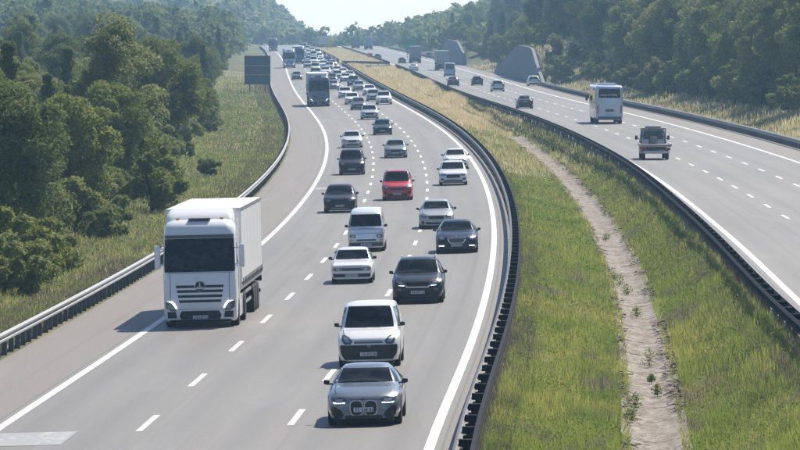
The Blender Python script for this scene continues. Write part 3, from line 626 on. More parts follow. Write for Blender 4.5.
def car(name, L, W, H, top, belt, half, roofw, ws, rw, wh, front=(), rear=(), cat='car', r=.32, zb=.2, win=((.0, .46), (.5, .96)), plates=(.4, .8), mirrorz=None, rim=None, trk=None, mirror_m='PAINT', rails=False, pw=.5):
    v = Veh(name, L, cat); ft, fb, fh, fr = pchip(top), pchip(belt), pchip(half), pchip(roofw); R = r + .055
    def bot(y):
        z = zb - .03 + .03 * max(0, 1 - y / .3)
        for c in wh:
            if abs(y - c) < R: z = max(z, r + math.sqrt(R * R - (y - c) ** 2))
        return z
    ys = set(np.round(np.linspace(0, L, 30), 3)) | {p[0] for p in top} | {.03, .07, L - .03, L - .08}
    for c in wh: ys |= {round(c + R * q, 3) for q in (-1.02, -.999, -.95, -.8, -.5, 0, .5, .8, .95, .999, 1.02)}
    ys = sorted(y for y in ys if 0 <= y <= L); ys = [y for i, y in enumerate(ys) if i == 0 or y - ys[i-1] > .004]
    rings = []
    for y in ys:
        zt, w_, zl = ft(y), fh(y), bot(y); z_b = min(fb(y), zt - .02); wr = min(fr(y), w_ * .96); zl = min(zl, z_b - .08); g = zt - z_b; c = min(.07, .4 * g); ws_ = .955 * w_
        hp = [(0, zl), (.80 * w_, zl), (.93 * w_, zl + .04), (.985 * w_, zl + .3 * (z_b - zl)), (w_, zl + .62 * (z_b - zl)), (.99 * w_, z_b - .18 * (z_b - zl) ** 1), (ws_, z_b),
              ((ws_ * .55 + wr * .45) + .018 * min(1, g / .3), z_b * .52 + (zt - c) * .48), (wr, zt - c), (wr * .92, zt - c * .42), (wr * .6, zt - c * .12), (0, zt)]
        rings.append([(x, y, z) for x, z in hp] + [(-x, y, z) for x, z in hp[-2:0:-1]])
    v.shell(MB().rings(rings))
    # dark floor pan and front/rear lower skirts
    def yat(z, a, b):
        q = np.linspace(a, b, 60); zz = [ft(t) for t in q]
        return float(q[int(np.argmin(np.abs(np.array(zz) - z)))])
    za, zt = ft(ws[0]) + .025, ft(ws[1]) - .05; rows = []
    for k in range(7):
        z = za + (zt - za) * k / 6; y = yat(z, *ws); q = fr(y) * .965 - .035; rows.append((z, -q, q))
    v.panel('windscreen', GLASS, 'front', rows, 10)
    if rw:
        za, zt = ft(rw[1]) + .03, ft(rw[0]) - .05; rows = []
        for k in range(6):
            z = za + (zt - za) * k / 5; y = yat(z, *rw); q = fr(y) * .95 - .05; rows.append((z, -q, q))
        v.panel('rear_window', GLASS, 'rear', rows, 8)
    z0, z1 = fb((ws[1] + (rw[0] if rw else L)) / 2) + .035, ft(ws[1] + .3) - .12; wins = []
    for a, b in win:
        rows = []
        for k in range(4):
            z = z0 + (z1 - z0) * k / 3; ya = yat(z, *ws) + .16; yb = (yat(z, *rw) - .14) if rw else L - .2; rows.append((z, ya + (yb - ya) * a, ya + (yb - ya) * b))
        v.panel('side_window', GLASS, 'right', rows, 6, .006, mirror=True)
    for part, m, rows, mir in front: v.panel(part, m, 'front', rows, 8, .008 if part != 'grille' else .012, mirror=mir)
    for part, m, rows, mir in rear: v.panel(part, m, 'rear', rows, 8, .008, mirror=mir)
    for part, m, rows, mir in front:
        if part != 'headlight': continue
        z0_, z1_ = rows[0][0], rows[-1][0]; q = lambda z, c: float(np.interp(z, [r_[0] for r_ in rows], [r_[c] for r_ in rows])); rr_ = []
        for f_ in (.22, .5, .72): z = z0_ + (z1_ - z0_) * f_; a_, b_ = q(z, 1), q(z, 2); rr_.append((z, a_ + (b_ - a_) * .22, a_ + (b_ - a_) * .72))
        v.panel('lamp_reflector', REFL, 'front', rr_, 4, .016, mirror=True)
    v.add('air_dam', MB().box((0, .34, zb + .0), (W * .80, .40, .16), .05), BLK); v.add('rear_valance', MB().box((0, L - .34, zb + .0), (W * .80, .40, .16), .05), BLK)
    for sg in (-1, 1): v.panel('bonnet_gap', BLK, 'top', [(y_, sg * (fr(y_) * .97 - .01), sg * (fr(y_) * .97 + .01)) for y_ in np.linspace(.32, ws[0] - .02, 5)], 2, .002)
    v.panel('bonnet_edge', BLK, 'front', rect(ft(.05) - .035, ft(.05) - .022, -.5 * fh(.05), .5 * fh(.05)), 8, .002)
    if plates[0]: v.plate('front', plates[0], wd=pw)
    if plates[1]: v.plate('rear', plates[1], wd=pw)
    yc = ws[0] + .28; mz = mirrorz or fb(yc) + .1
    for sg in (-1, 1):
        i = v.add('wing_mirror', MB().box((sg * (W / 2 + .06), yc, mz), (.15, .11, .115), .04).box((sg * (W / 2 - .02), yc + .02, mz - .05), (.16, .06, .04)), mirror_m if mirror_m != 'PAINT' else BLK)
    for sg in (-1, 1): v.add('wiper', MB().tube((sg * .1 - .1, *[0, 0]), (sg * .1 + .4, 0, .03), .008, .006, 4), BLK, loc=(-.15 if sg > 0 else -.35, v.cast('front', 0, ft(ws[0]) + .05)[0].y - .03, ft(ws[0]) + .045))
    v.add('underbody', MB().box((0, L / 2, zb + .12), (W * .84, L * .86, .16)), BLK)
    if rails:
        for sg in (-1, 1): v.add('roof_rail', MB().tube((sg * (fr(ws[1] + .4) - .05), ws[1] + .15, H + .015), (sg * (fr(ws[1] + .4) - .05), (rw[0] if rw else L - .6) - .1, H + .015), .025, .025, 6), RIM)
    v.wheels(r, .21, (trk or W - .23), wh, rim); return v
def sedan_prof(L, W, H, hood=1.3, hz=.98, nose=.68, deck=1.02):
    k = W / 1.82; rl = L - 4.65
    return dict(L=L, W=W, H=H, top=[(0, nose - .06), (.1, nose + .03), (.35, nose + .12), (hood * .6, hz - .06), (hood, hz), (hood + .8, H - .05), (hood + 1.25, H), (3.0 + rl, H - .01), (3.35 + rl, H - .08), (3.95 + rl, deck + .05), (4.2 + rl, deck), (L - .1, deck - .03), (L, deck - .12)],
                belt=[(0, nose - .16), (.12, nose - .05), (.5, nose + .08), (hood, hz - .09), (hood + .8, hz - .05), (L - .9, deck - .05), (L - .2, deck - .08), (L, deck - .2)],
                half=[(0, .64 * k), (.08, .74 * k), (.25, .84 * k), (.6, .90 * k), (1.4, .91 * k), (L - 1.2, .91 * k), (L - .4, .87 * k), (L - .1, .80 * k), (L, .70 * k)],
                roofw=[(0, .52 * k), (.15, .64 * k), (.6, .74 * k), (hood, .745 * k), (hood + .8, .60 * k), (hood + 1.3, .585 * k), (3.0 + rl, .57 * k), (3.9 + rl, .64 * k), (4.2 + rl, .72 * k), (L, .62 * k)],
                ws=(hood, hood + .8), rw=(3.3 + rl, 3.98 + rl), wh=(.88, L - 1.02))
def high_prof(L, W, H, hood=1.2, hz=1.05, nose=.78, wsl=.75, tail=.35, rk=.62, nosed=.14):
    k = W / 1.82
    return dict(L=L, W=W, H=H, top=[(0, nose - .1), (.08, nose), (nosed * 2, nose + .10), (hood * .6, hz - .05), (hood, hz), (hood + wsl, H - .05), (hood + wsl + .5, H), (L - tail - .3, H - .02), (L - tail, H - .09), (L - .06, hz + .02), (L, hz - .12)],
                belt=[(0, nose - .2), (.1, nose - .08), (.5, nose + .08), (hood, hz - .08), (hood + .8, hz - .03), (L - .5, hz), (L - .08, hz - .04), (L, hz - .2)],
                half=[(0, .68 * k), (.06, .77 * k), (.2, .86 * k), (.5, .91 * k), (1.3, .92 * k), (L - .6, .92 * k), (L - .12, .88 * k), (L, .80 * k)],
                roofw=[(0, .56 * k), (.15, .68 * k), (hood * .6, .77 * k), (hood, .79 * k), (hood + wsl, .67 * k), (hood + wsl + .5, rk * k + .03), (L - tail, rk * k), (L - .06, .74 * k), (L, .70 * k)],
                ws=(hood, hood + wsl), rw=(L - tail, L - .06), wh=(.86, L - .88))
tail = lambda z0, z1, x0, x1: ('tail_lamp', RED, rect(z0, z1, x0, x1), True)
def kidney(): return [(.29, .09, .24), (.33, .045, .30), (.42, .03, .325), (.52, .03, .325), (.58, .045, .315), (.62, .08, .27), (.64, .13, .20)]
def kidney_rim(): return [(.27, .08, .26), (.32, .03, .325), (.42, .012, .35), (.52, .012, .35), (.59, .025, .34), (.64, .06, .29), (.665, .12, .21)]
V = {}
V['coupe'] = car('grey_coupe', **sedan_prof(4.78, 1.86, 1.44, 1.42, 1.0, .72, 1.04), r=.34, rim=RIMD, plates=(.42, .75), front=[
    ('kidney_surround', RIM, kidney_rim(), True), ('grille', BLK, kidney(), True),
    ('headlight', LAMP, [(.56, .50, .74), (.62, .44, .80), (.69, .42, .82), (.73, .50, .80)], True), ('daytime_lamp', DRL, [(.575, .47, .74), (.615, .45, .78)], True),
    ('side_intake', BLK, [(.23, .52, .72), (.30, .50, .79), (.40, .56, .81), (.50, .70, .82)], True), ('lower_intake', BLK, [(.19, -.44, .44), (.24, -.48, .48), (.285, -.44, .44)], False),
    ('badge', mat('badge_blue', (.05, .10, .22), .3, coat=.6), [(.675, -.022, .022), (.70, -.04, .04), (.725, -.022, .022)], False)], rear=[tail(.78, .92, .42, .82)])
lampz = lambda z, h, x0, x1: ('headlight', LAMP, [(z, x0 + .06, x1 - .06), (z + h * .5, x0, x1), (z + h, x0 + .10, x1 + .01)], True)
V['sedan'] = car('sedan', **sedan_prof(4.6, 1.80, 1.46), plates=(.40, .78), front=[lampz(.60, .16, .46, .78), ('grille', BLK, rect(.50, .68, -.36, .36, -.42, .42), False), ('lower_intake', BLK, rect(.24, .36, -.5, .5, -.6, .6), False),
    ('fog_lamp', BLK, rect(.28, .40, .62, .76), True), ('badge', CHR, rect(.56, .64, -.05, .05), False)], rear=[tail(.74, .92, .46, .80), ('bumper_insert', BLK, rect(.24, .36, -.6, .6), False)])
V['lux'] = car('saloon', **sedan_prof(5.0, 1.90, 1.47, 1.5, 1.0, .70), r=.34, plates=(.37, .78), front=[lampz(.60, .17, .50, .82), ('grille_surround', CHR, [(.46, -.30, .30), (.60, -.40, .40), (.73, -.42, .42)], False), ('grille', GREY, [(.48, -.27, .27), (.60, -.365, .365), (.71, -.38, .38)], False),
    ('grille_slat', CHR, rect(.53, .545, -.33, .33), False), ('grille_slat', CHR, rect(.585, .60, -.36, .36), False), ('grille_slat', CHR, rect(.64, .655, -.38, .38), False),
    ('daytime_lamp', DRL, rect(.335, .375, .56, .80), True), ('lower_intake', BLK, rect(.23, .30, -.5, .5), False), ('badge', CHR, rect(.75, .79, -.03, .03), False)], rear=[tail(.74, .92, .46, .82)])
V['old'] = car('boxy_sedan', L=4.2, W=1.66, H=1.40, top=[(0, .66), (.04, .74), (.5, .86), (1.15, .93), (1.75, 1.35), (2.1, 1.40), (2.9, 1.39), (3.1, 1.34), (3.5, .99), (3.7, .96), (4.15, .93), (4.2, .82)], belt=[(0, .55), (.05, .68), (.5, .80), (1.15, .88), (2, .90), (4.0, .88), (4.2, .72)],
    half=[(0, .75), (.04, .79), (.2, .82), (1, .83), (3.3, .83), (4.1, .80), (4.2, .76)], roofw=[(0, .70), (.1, .75), (1.15, .74), (1.75, .60), (2.1, .58), (2.9, .57), (3.5, .66), (3.7, .74), (4.2, .70)], ws=(1.15, 1.75), rw=(3.08, 3.5), wh=(.78, 3.2), r=.29, plates=(.33, .5),
    front=[('grille', GREY, rect(.52, .645, -.40, .40), False), ('grille_slat', CHR, rect(.575, .59, -.40, .40), False), ('headlight', LAMP, rect(.52, .645, .42, .70), True), ('indicator', ORA, rect(.53, .64, .71, .765), True), ('bumper', BLK, rect(.27, .42, -.74, .74), False), ('bumper_strip', CHR, rect(.40, .425, -.72, .72), False)], rear=[tail(.6, .78, .42, .76), ('bumper', BLK, rect(.3, .45, -.72, .72), False)])
V['hatch'] = car('hatchback', **high_prof(4.05, 1.76, 1.48, 1.15, .96, .70, .85, .5), plates=(.40, .72), front=[lampz(.60, .17, .44, .78), ('grille', BLK, rect(.52, .64, -.36, .36, -.40, .40), False), ('lower_intake', BLK, rect(.24, .38, -.55, .55, -.6, .6), False), ('badge', CHR, rect(.58, .66, -.05, .05), False)],
    rear=[tail(.72, .95, .56, .82), ('bumper_insert', BLK, rect(.24, .4, -.6, .6), False)])
V['suv'] = car('suv', **high_prof(4.45, 1.87, 1.64, 1.3, 1.07, .80, .85, .5), r=.36, zb=.24, plates=(.42, .85), rails=True, front=[('headlight', LAMP, [(.66, .46, .60), (.74, .44, .74), (.84, .62, .80)], True), ('daytime_lamp', DRL, [(.655, .47, .60), (.685, .49, .72)], True), ('grille_surround', CHR, [(.60, -.40, .40), (.70, -.46, .46), (.79, -.44, .44)], False), ('grille', BLK, [(.63, -.38, .38), (.70, -.44, .44), (.79, -.43, .43)], False),
    ('lower_intake', BLK, rect(.27, .36, -.5, .5, -.62, .62), False), ('fog_lamp', LAMP, rect(.47, .57, .60, .78), True), ('bumper', BLK, rect(.30, .54, -.42, .42), False), ('badge', CHR, rect(.735, .77, -.06, .06), False)], rear=[tail(.82, 1.02, .52, .84), ('bumper', BLK, rect(.3, .5, -.7, .7), False)])
V['cross'] = car('crossover', **high_prof(4.35, 1.84, 1.58, 1.25, 1.03, .78, .85, .45), r=.34, zb=.22, plates=(.40, .82), front=[lampz(.64, .14, .46, .80), ('grille', BLK, rect(.50, .70, -.42, .42, -.46, .46), False), ('grille_slat', CHR, rect(.60, .625, -.43, .43), False), ('lower_intake', BLK, rect(.25, .36, -.6, .6), False), ('skid_plate', RIM, rect(.225, .26, -.55, .55), False), ('fog_lamp', BLK, rect(.36, .48, .62, .80), True), ('badge', CHR, rect(.60, .68, -.05, .05), False)],
    rear=[tail(.80, .98, .50, .82), ('bumper', BLK, rect(.28, .48, -.7, .7), False)])
V['van'] = car('small_van', **high_prof(4.35, 1.83, 1.84, .95, 1.12, .86, .72, .10, .70), r=.32, cat='van', win=((0, .3), (.36, .62)), plates=(.40, .6), mirrorz=1.22, front=[('headlight', LAMP, [(.69, .52, .70), (.78, .47, .78), (.90, .58, .79), (.96, .70, .78)], True), ('bumper', BLK, [(.24, -.70, .70), (.40, -.81, .81), (.60, -.845, .845), (.67, -.83, .83)], False), ('upper_grille', GREY, rect(.715, .765, -.42, .42), False), ('badge', CHR, rect(.60, .68, -.06, .06), False)],
    rear=[tail(.7, 1.15, .78, .86)])
V['mpv'] = car('people_carrier', **high_prof(4.35, 1.83, 1.80, 1.05, 1.10, .84, .80, .12, .68), r=.32, cat='van', win=((0, .28), (.32, .6), (.65, .95)), plates=(.40, .6), rails=True, front=[('headlight', LAMP, [(.70, .50, .72), (.80, .46, .82), (.90, .62, .82)], True), ('grille', BLK, rect(.64, .74, -.42, .42), False), ('grille_slat', CHR, rect(.765, .785, -.40, .40), False), ('lower_intake', BLK, rect(.26, .42, -.56, .56, -.66, .66), False), ('fog_lamp', BLK, rect(.42, .54, .62, .80), True), ('badge', CHR, rect(.72, .81, -.06, .06), False)],
    rear=[tail(.7, 1.15, .78, .86)])
V['mini'] = car('minibus', L=4.4, W=1.70, H=1.96, top=[(0, 1.02), (.05, 1.10), (.12, 1.16), (.55, 1.74), (.8, 1.88), (1.5, 1.96), (4.1, 1.95), (4.3, 1.86), (4.4, 1.6)], belt=[(0, .9), (.05, 1.0), (.12, 1.08), (1, 1.10), (4.3, 1.1), (4.4, 1.0)], half=[(0, .74), (.06, .80), (.2, .84), (1, .85), (4.2, .85), (4.4, .80)],
    roofw=[(0, .70), (.06, .76), (.12, .78), (.55, .71), (.9, .68), (1.5, .67), (4.1, .67), (4.4, .62)], ws=(.12, .58), rw=(4.12, 4.4), wh=(1.0, 3.3), r=.30, cat='minibus', plates=(.34, .6), win=((0, .25), (.29, .6), (.64, .95)), mirrorz=1.2, pw=.5,
    front=[('headlight', LAMP, rect(.66, .80, .48, .74), True), ('indicator', ORA, rect(.50, .56, .60, .76), True), ('grille', GREY, rect(.50, .585, -.44, .44), False), ('panel_groove', GREY, rect(.845, .86, -.72, .72), False), ('bumper', GREY, rect(.25, .44, -.78, .78), False), ('bumper_strip', PLATE, rect(.44, .47, -.78, .78), False)], rear=[tail(.7, 1.0, .62, .78)])
V['panel'] = car('panel_van', **high_prof(5.4, 2.0, 2.45, 1.05, 1.25, .95, .85, .10, .76), r=.34, cat='van', win=((0, .22),), plates=(.45, .75), front=[lampz(.75, .22, .5, .86), ('grille', BLK, rect(.6, .85, -.42, .42), False)], rear=[tail(.8, 1.35, .86, .93), ('bumper', BLK, rect(.3, .5, -.85, .85), False), ('door_seam', BLK, rect(.55, 2.2, -.012, .012), False)])

def rrect(cx, hw, y0, y1, rad, n=4, front_bow=0.):
    P = []
    for (sx, yy, a0) in ((1, y1, 0), (-1, y1, 90), (-1, y0, 180), (1, y0, 270)):
        for k in range(n + 1):
            a = math.radians(a0 + 90 * k / n); c = (sx * (hw - rad), yy - rad if yy == y1 else yy + rad)
            P.append((cx + c[0] + rad * math.cos(a), c[1] + rad * math.sin(a)))
    return P
def truck(name, trailer_len=13.6, box=True):
    v = Veh(name, 16.4, 'truck'); R = []
    for z, y0, hw, rad in ((.22, .10, 1.18, .18), (.30, .02, 1.23, .2), (.62, 0, 1.245, .22), (1.0, .02, 1.25, .24), (1.9, .06, 1.25, .24), (1.98, .10, 1.245, .24), (3.05, .34, 1.23, .24), (3.2, .36, 1.22, .26), (3.42, .46, 1.19, .3), (3.58, .66, 1.12, .34), (3.66, .95, 1.0, .38)):
        ring = rrect(0, hw, y0, 2.3, rad); R.append([(x, y + (.09 * (x / hw) ** 2 if y < 1 else 0), z) for x, y in ring])
    v.shell(MB().rings(R), 'cab')
    d = MB(); R = []
    for z, y0, hw in ((3.50, .95, 1.15), (3.72, 1.12, 1.14), (3.92, 1.45, 1.10), (3.99, 1.95, 1.04)): R.append([(x, y, z) for x, y in rrect(0, hw, y0, 2.45, .2)])
    d.rings(R); v.add('roof_deflector', d, 'PAINT')
    v.add('roof_hatch', MB().box((0, 1.0, 3.685), (.75, .5, .06), .02), GREY)
    v.panel('windscreen', GLASS, 'front', [(1.90, -1.19, 1.19), (2.2, -1.20, 1.20), (2.6, -1.19, 1.19), (3.03, -1.17, 1.17)], 12, .012)
    v.panel('sun_visor', GREY, 'front', rect(3.05, 3.15, -1.15, 1.15), 10, .05)
    for k, z in enumerate((1.40, 1.24, 1.07, .90)):
        hw = .80 - .03 * k
        v.panel('grille_slot', BLK, 'front', [(z - .035 - .05 * (k > 1), -.015, .015)] * 0 + [(z - .045, -hw, hw), (z, -hw - .01, hw + .01), (z + .05, -hw - .02, hw + .02)], 10, .008)
        v.panel('grille_bar', 'PAINT', 'front', rect(z - .075, z - .04, -hw, hw), 10, .035)
    em = MB(); p, _ = v.cast('front', 0, 1.42); y = p.y - .045
    for k in range(28):
        a, b = 2 * math.pi * k / 28, 2 * math.pi * (k + 1) / 28; em.tube((.17 * math.cos(a), y, 1.42 + .17 * math.sin(a)), (.17 * math.cos(b), y, 1.42 + .17 * math.sin(b)), .014, .014, 5)
    for k in range(3): a = math.pi / 2 + k * 2 * math.pi / 3; em.tube((0, y, 1.42), (.165 * math.cos(a), y, 1.42 + .165 * math.sin(a)), .022, .007, 5)
    q = v.add('emblem_disc', MB().add([(.17 * math.cos(a), y + .02, 1.42 + .17 * math.sin(a)) for a in np.linspace(0, 6.283, 25)[:-1]] + [(.17 * math.cos(a), y + .06, 1.42 + .17 * math.sin(a)) for a in np.linspace(0, 6.283, 25)[:-1]], [tuple(range(24))] + [(i, (i + 1) % 24, 24 + (i + 1) % 24, 24 + i) for i in range(24)]), BLK)
    v.add('emblem', em, CHR, q)
    v.panel('headlight', LAMP, 'front', [(.58, .84, 1.02), (.68, .80, 1.16), (.86, .90, 1.18), (.93, 1.0, 1.17)], 6, .01, mirror=True)
    v.panel('daytime_lamp', DRL, 'front', [(.66, .79, .84), (.76, .83, .90), (.86, .89, .98), (.92, .96, 1.15)], 4, .02, mirror=True)
    v.panel('lower_intake', BLK, 'front', [(.29, -.66, .66), (.42, -.72, .72), (.58, -.64, .64)], 10); v.panel('fog_recess', BLK, 'front', [(.34, .80, 1.12), (.56, .84, 1.12)], 4, mirror=True)
    v.panel('bumper_lip', BLK, 'front', rect(.225, .27, -1.05, 1.05), 8, .01); v.plate('front', .36, wd=.52, ht=.12)
    v.panel('panel_seam', GREY, 'front', rect(.98, 1.86, 1.0, 1.018), 2, .003, mirror=True); v.panel('panel_seam', GREY, 'front', rect(1.86, 1.875, -1.1, 1.1), 10, .003); v.panel('panel_seam', GREY, 'front', rect(.625, .64, -.78, .78), 10, .003)
    v.panel('cab_window', GLASS, 'right', rect(2.05, 2.85, .62, 1.5, .75, 1.5), 4, .01, mirror=True); v.panel('cab_door_seam', BLK, 'right', rect(.9, 2.0, 1.56, 1.585), 2, .005, mirror=True)
    for k in range(4): v.add('roof_lamp', MB().box((-.75 + .5 * k, 1.02 + .06, 3.60 + .1), (.12, .06, .04), .01), ORA)
    for sg in (-1, 1):
        v.add('door_mirror', MB().box((sg * 1.44, .38, 2.42), (.20, .20, .80), .06).box((sg * 1.3, .4, 2.7), (.2, .06, .05)).box((sg * 1.3, .4, 2.15), (.2, .06, .05)), 'PAINT')
        v.add('wiper', MB().tube((sg * .1, v.cast('front', 0, 2.0)[0].y - .03, 1.97), (sg * .1 - .75, v.cast('front', -.6, 2.06)[0].y - .03, 2.06), .012, .012, 4), BLK)
        v.add('side_skirt', MB().box((sg * 1.19, 3.35, .62), (.06, 2.0, .72), .02), 'PAINT'); v.add('cab_side_fairing', MB().box((sg * 1.2, 2.52, 2.3), (.05, .42, 2.6), .02), 'PAINT')
    v.add('chassis', MB().box((0, 4.6, .85), (.95, 5.6, .25)).box((0, 1.2, .55), (2.0, 2.0, .4)), BLK)
    # semi-trailer
    y0 = 2.95; y1 = y0 + trailer_len
    t = v.add('trailer_body', MB().box((0, (y0 + y1) / 2, 2.62), (2.55, trailer_len, 2.72), .03).me(name + '_trailer', MATS['base_paint'], False), 'TRAILER')
    v.V += [(x, y, z) for x in (-1.275, 1.275) for y in (y0, y1) for z in (1.26, 3.98)]
    v.add('roof_edge', MB().box((1.285, (y0 + y1) / 2, 3.93), (.035, trailer_len, .10)).box((-1.285, (y0 + y1) / 2, 3.93), (.035, trailer_len, .10)).box((0, y0 - .01, 3.93), (2.5, .03, .10)), RIM, t)
    for sg in (-1, 1):
        cb = MB(); n = 60; rows = []
        for k in range(n + 1):
            y = y0 + .08 + (trailer_len - .2) * k / n; x = sg * (1.285 + .012 * math.sin(k * 2.1) + .01 * math.sin(k * .7)); rows.append(((x, y, 1.42), (x + sg * .012 * math.sin(k * 1.3), y, 2.6), (x, y, 3.86)))
        cb.add([p for r_ in rows for p in r_], [(i * 3 + j, i * 3 + j + 1, i * 3 + j + 4, i * 3 + j + 3) for i in range(n) for j in range(2)]); v.add('side_curtain', cb, 'CURTAIN', t)
        sb = MB(); sb.box((sg * 1.29, (y0 + y1) / 2, 1.37), (.03, trailer_len, .05)); v.add('curtain_rail', sb, BLK, t)
        for k in range(20): v.add('strap', MB().box((sg * 1.305, y0 + .5 + k * (trailer_len - 1) / 19, 1.40), (.02, .06, .26)), BLK, t)
        v.add('side_guard', MB().box((sg * 1.22, y0 + 4.6, .95), (.04, 3.6, .10)).box((sg * 1.22, y0 + 4.6, .6), (.04, 3.6, .10)).box((sg * 1.22, (y0 + y1) / 2, 1.2), (.06, trailer_len, .12)), RIM, t)
    for sg in (-1, 1):
        v.add('rear_door', MB().box((sg * .635, y1 + .02, 2.62), (1.24, .05, 2.6), .01), 'TRAILER', t)
        v.add('tail_lamp', MB().box((sg * 1.02, y1 + .03, 1.0), (.42, .06, .13), .01), RED, t)
        for q in (.25, .95): v.add('door_bar', MB().tube((sg * q, y1 + .06, 1.35), (sg * q, y1 + .06, 3.85), .02, .02, 5), RIM, t)
    v.add('underrun_bar', MB().box((0, y1 - .05, .55), (2.4, .1, .13)).box((0, y1 - .02, 1.0), (2.5, .08, .2)), BLK, t); p = v.add('number_plate', MB().box((0, y1 + .06, 1.02), (.5, .02, .11)), PLATE, t)
    v.add('trailer_frame', MB().box((0, (y0 + y1) / 2 + .5, 1.05), (1.1, trailer_len - 2, .3)), BLK, t)
    v.wheels(.50, .30, 2.2, (1.42,), RIM, name + 'f'); v.wheels(.50, .55, 1.98, (5.1, y0 + 8.2, y0 + 9.5, y0 + 10.8), RIM, name + 'r')
    v.L = y1; return v
V['truck'] = truck('truck')
def bus():
    v = Veh('coach', 12.2, 'bus'); R = []
    for y, hw, zt in ((0, 1.16, 3.3), (.1, 1.24, 3.5), (.6, 1.27, 3.62), (11.4, 1.27, 3.62), (12.0, 1.25, 3.55), (12.15, 1.21, 3.45), (12.2, 1.14, 3.3)):
        rg = rrect(0, hw, .38, zt, .22); R.append([(x, y, z) for x, z in rg][::-1])
    v.shell(MB().rings(R))
    v.panel('rear_window', GLASS, 'rear', [(2.45, -.98, .98), (2.6, -1.02, 1.02), (3.2, -1.0, 1.0), (3.3, -.95, .95)], 8, .012)
    g = MB(); y = v.cast('rear', 0, 2.75)[0].y + .03; rr = random.Random(5); x = -.74
    while x < .74:
        wd = rr.choice((.10, .12, .13)); 
        for q in range(3):
            if rr.random() < .5: g.box((x + wd / 2, y, 2.66 + q * .075), (wd, .012, .028))
            else: g.box((x + wd * (q * .5), y, 2.735), (.03, .012, .17))
        x += wd + .045
    v.add('window_lettering', g, PLATE)
    v.panel('engine_hatch', 'PAINT', 'rear', rect(.95, 2.1, -.92, .92), 6, .02); v.panel('vent', GREY, 'rear', rect(1.15, 1.4, -.4, .4), 4, .03)
    v.panel('tail_lamp', RED, 'rear', rect(1.0, 1.75, 1.02, 1.13), 2, .02, mirror=True); v.panel('bumper', GREY, 'rear', rect(.42, .70, -1.1, 1.1), 8, .03); v.plate('rear', .85, wd=.52)
    for k in range(7): v.panel('side_window', GLASS, 'right', rect(1.95, 3.1, .5 + k * 1.55, 1.98 + k * 1.55), 4, .01, mirror=True)
    v.panel('windscreen', GLASS, 'front', rect(1.3, 3.1, -1.1, 1.1), 6, .01); v.panel('belt_stripe', RIM, 'right', rect(1.80, 1.88, .4, 11.8), 12, .008, mirror=True)
    v.panel('luggage_door', 'PAINT', 'right', rect(.65, 1.6, 4.2, 6.2), 3, .012, mirror=True); v.panel('luggage_door', 'PAINT', 'right', rect(.65, 1.6, 6.3, 8.2), 3, .012, mirror=True)
    v.add('air_conditioner', MB().box((0, 6.5, 3.68), (1.7, 3.2, .22), .08), 'PAINT'); v.add('roof_hatch', MB().box((0, 10.3, 3.65), (.8, .8, .1), .03), 'PAINT')
    for sg in (-1, 1): v.add('door_mirror', MB().box((sg * 1.5, -.1, 2.3), (.22, .16, .5), .05).box((sg * 1.35, .02, 2.6), (.25, .06, .05)), BLK)
    v.wheels(.50, .34, 2.2, (2.6, 8.9, 10.2), RIM, 'coach'); return v
V['bus'] = bus()
def flatbed():
    v = Veh('recovery_truck', 6.2, 'truck'); R = []
    for z, y0, y1, hw in ((.35, .05, 1.9, .88), (.6, 0, 1.95, .94), (1.1, .12, 1.95, .95), (1.2, .5, 1.95, .94), (1.95, .95, 1.92, .82), (2.12, 1.15, 1.85, .74)): R.append([(x, y, z) for x, y in rrect(0, hw, y0, y1, .14)])
    v.shell(MB().rings(R), 'cab'); v.panel('rear_window', GLASS, 'rear', rect(1.35, 1.95, -.70, .70, -.66, .66), 6); v.panel('windscreen', GLASS, 'front', rect(1.25, 1.95, -.8, .8, -.7, .7), 6); v.panel('cab_window', GLASS, 'right', rect(1.25, 1.9, 1.0, 1.7, 1.15, 1.7), 4, mirror=True)
    v.add('rear_guard', MB().box((0, 2.1, 1.55), (1.7, .06, .06)).box((0, 2.1, 2.1), (1.75, .06, .06)).box((-.85, 2.1, 1.5), (.07, .07, 1.2)).box((.85, 2.1, 1.5), (.07, .07, 1.2)).box((-.28, 2.1, 1.5), (.05, .05, 1.2)).box((.28, 2.1, 1.5), (.05, .05, 1.2)), RIMD)
    v.add('beacon_bar', MB().box((0, 1.6, 2.2), (1.1, .2, .12), .03), LAMP)
    b = v.add('flat_bed', MB().box((0, 4.3, .98), (2.15, 4.1, .12), .02).box((-1.06, 4.3, 1.06), (.06, 4.1, .14)).box((1.06, 4.3, 1.06), (.06, 4.1, .14)), PLATE)
    v.add('loading_ramp', MB().box((0, 6.32, 1.0), (2.1, .07, .20), .01), mat('ramp_trim', (.42, .30, .31), .6), b); v.add('winch_box', MB().box((0, 2.5, 1.3), (.5, .4, .5), .04), GREY, b)
    v.add('bed_underside', MB().box((0, 4.2, .82), (1.4, 4.2, .2)), BLK, b); v.add('rear_bumper', MB().box((0, 6.25, .55), (1.9, .1, .16), .02), PLATE)
    for sg in (-1, 1): v.add('tail_lamp', MB().box((sg * .86, 6.33, .74), (.28, .06, .12), .01), RED); v.add('wing_mirror', MB().box((sg * 1.12, .75, 1.45), (.18, .12, .3), .03).box((sg * 1.0, .78, 1.4), (.12, .05, .05)), BLK); v.add('mudguard', MB().box((sg * .86, 5.0, .80), (.34, 1.0, .05)), BLK)
    v.wheels(.34, .24, 1.62, (.95, 5.0), RIM, 'recovery'); return v
V['flatbed'] = flatbed()

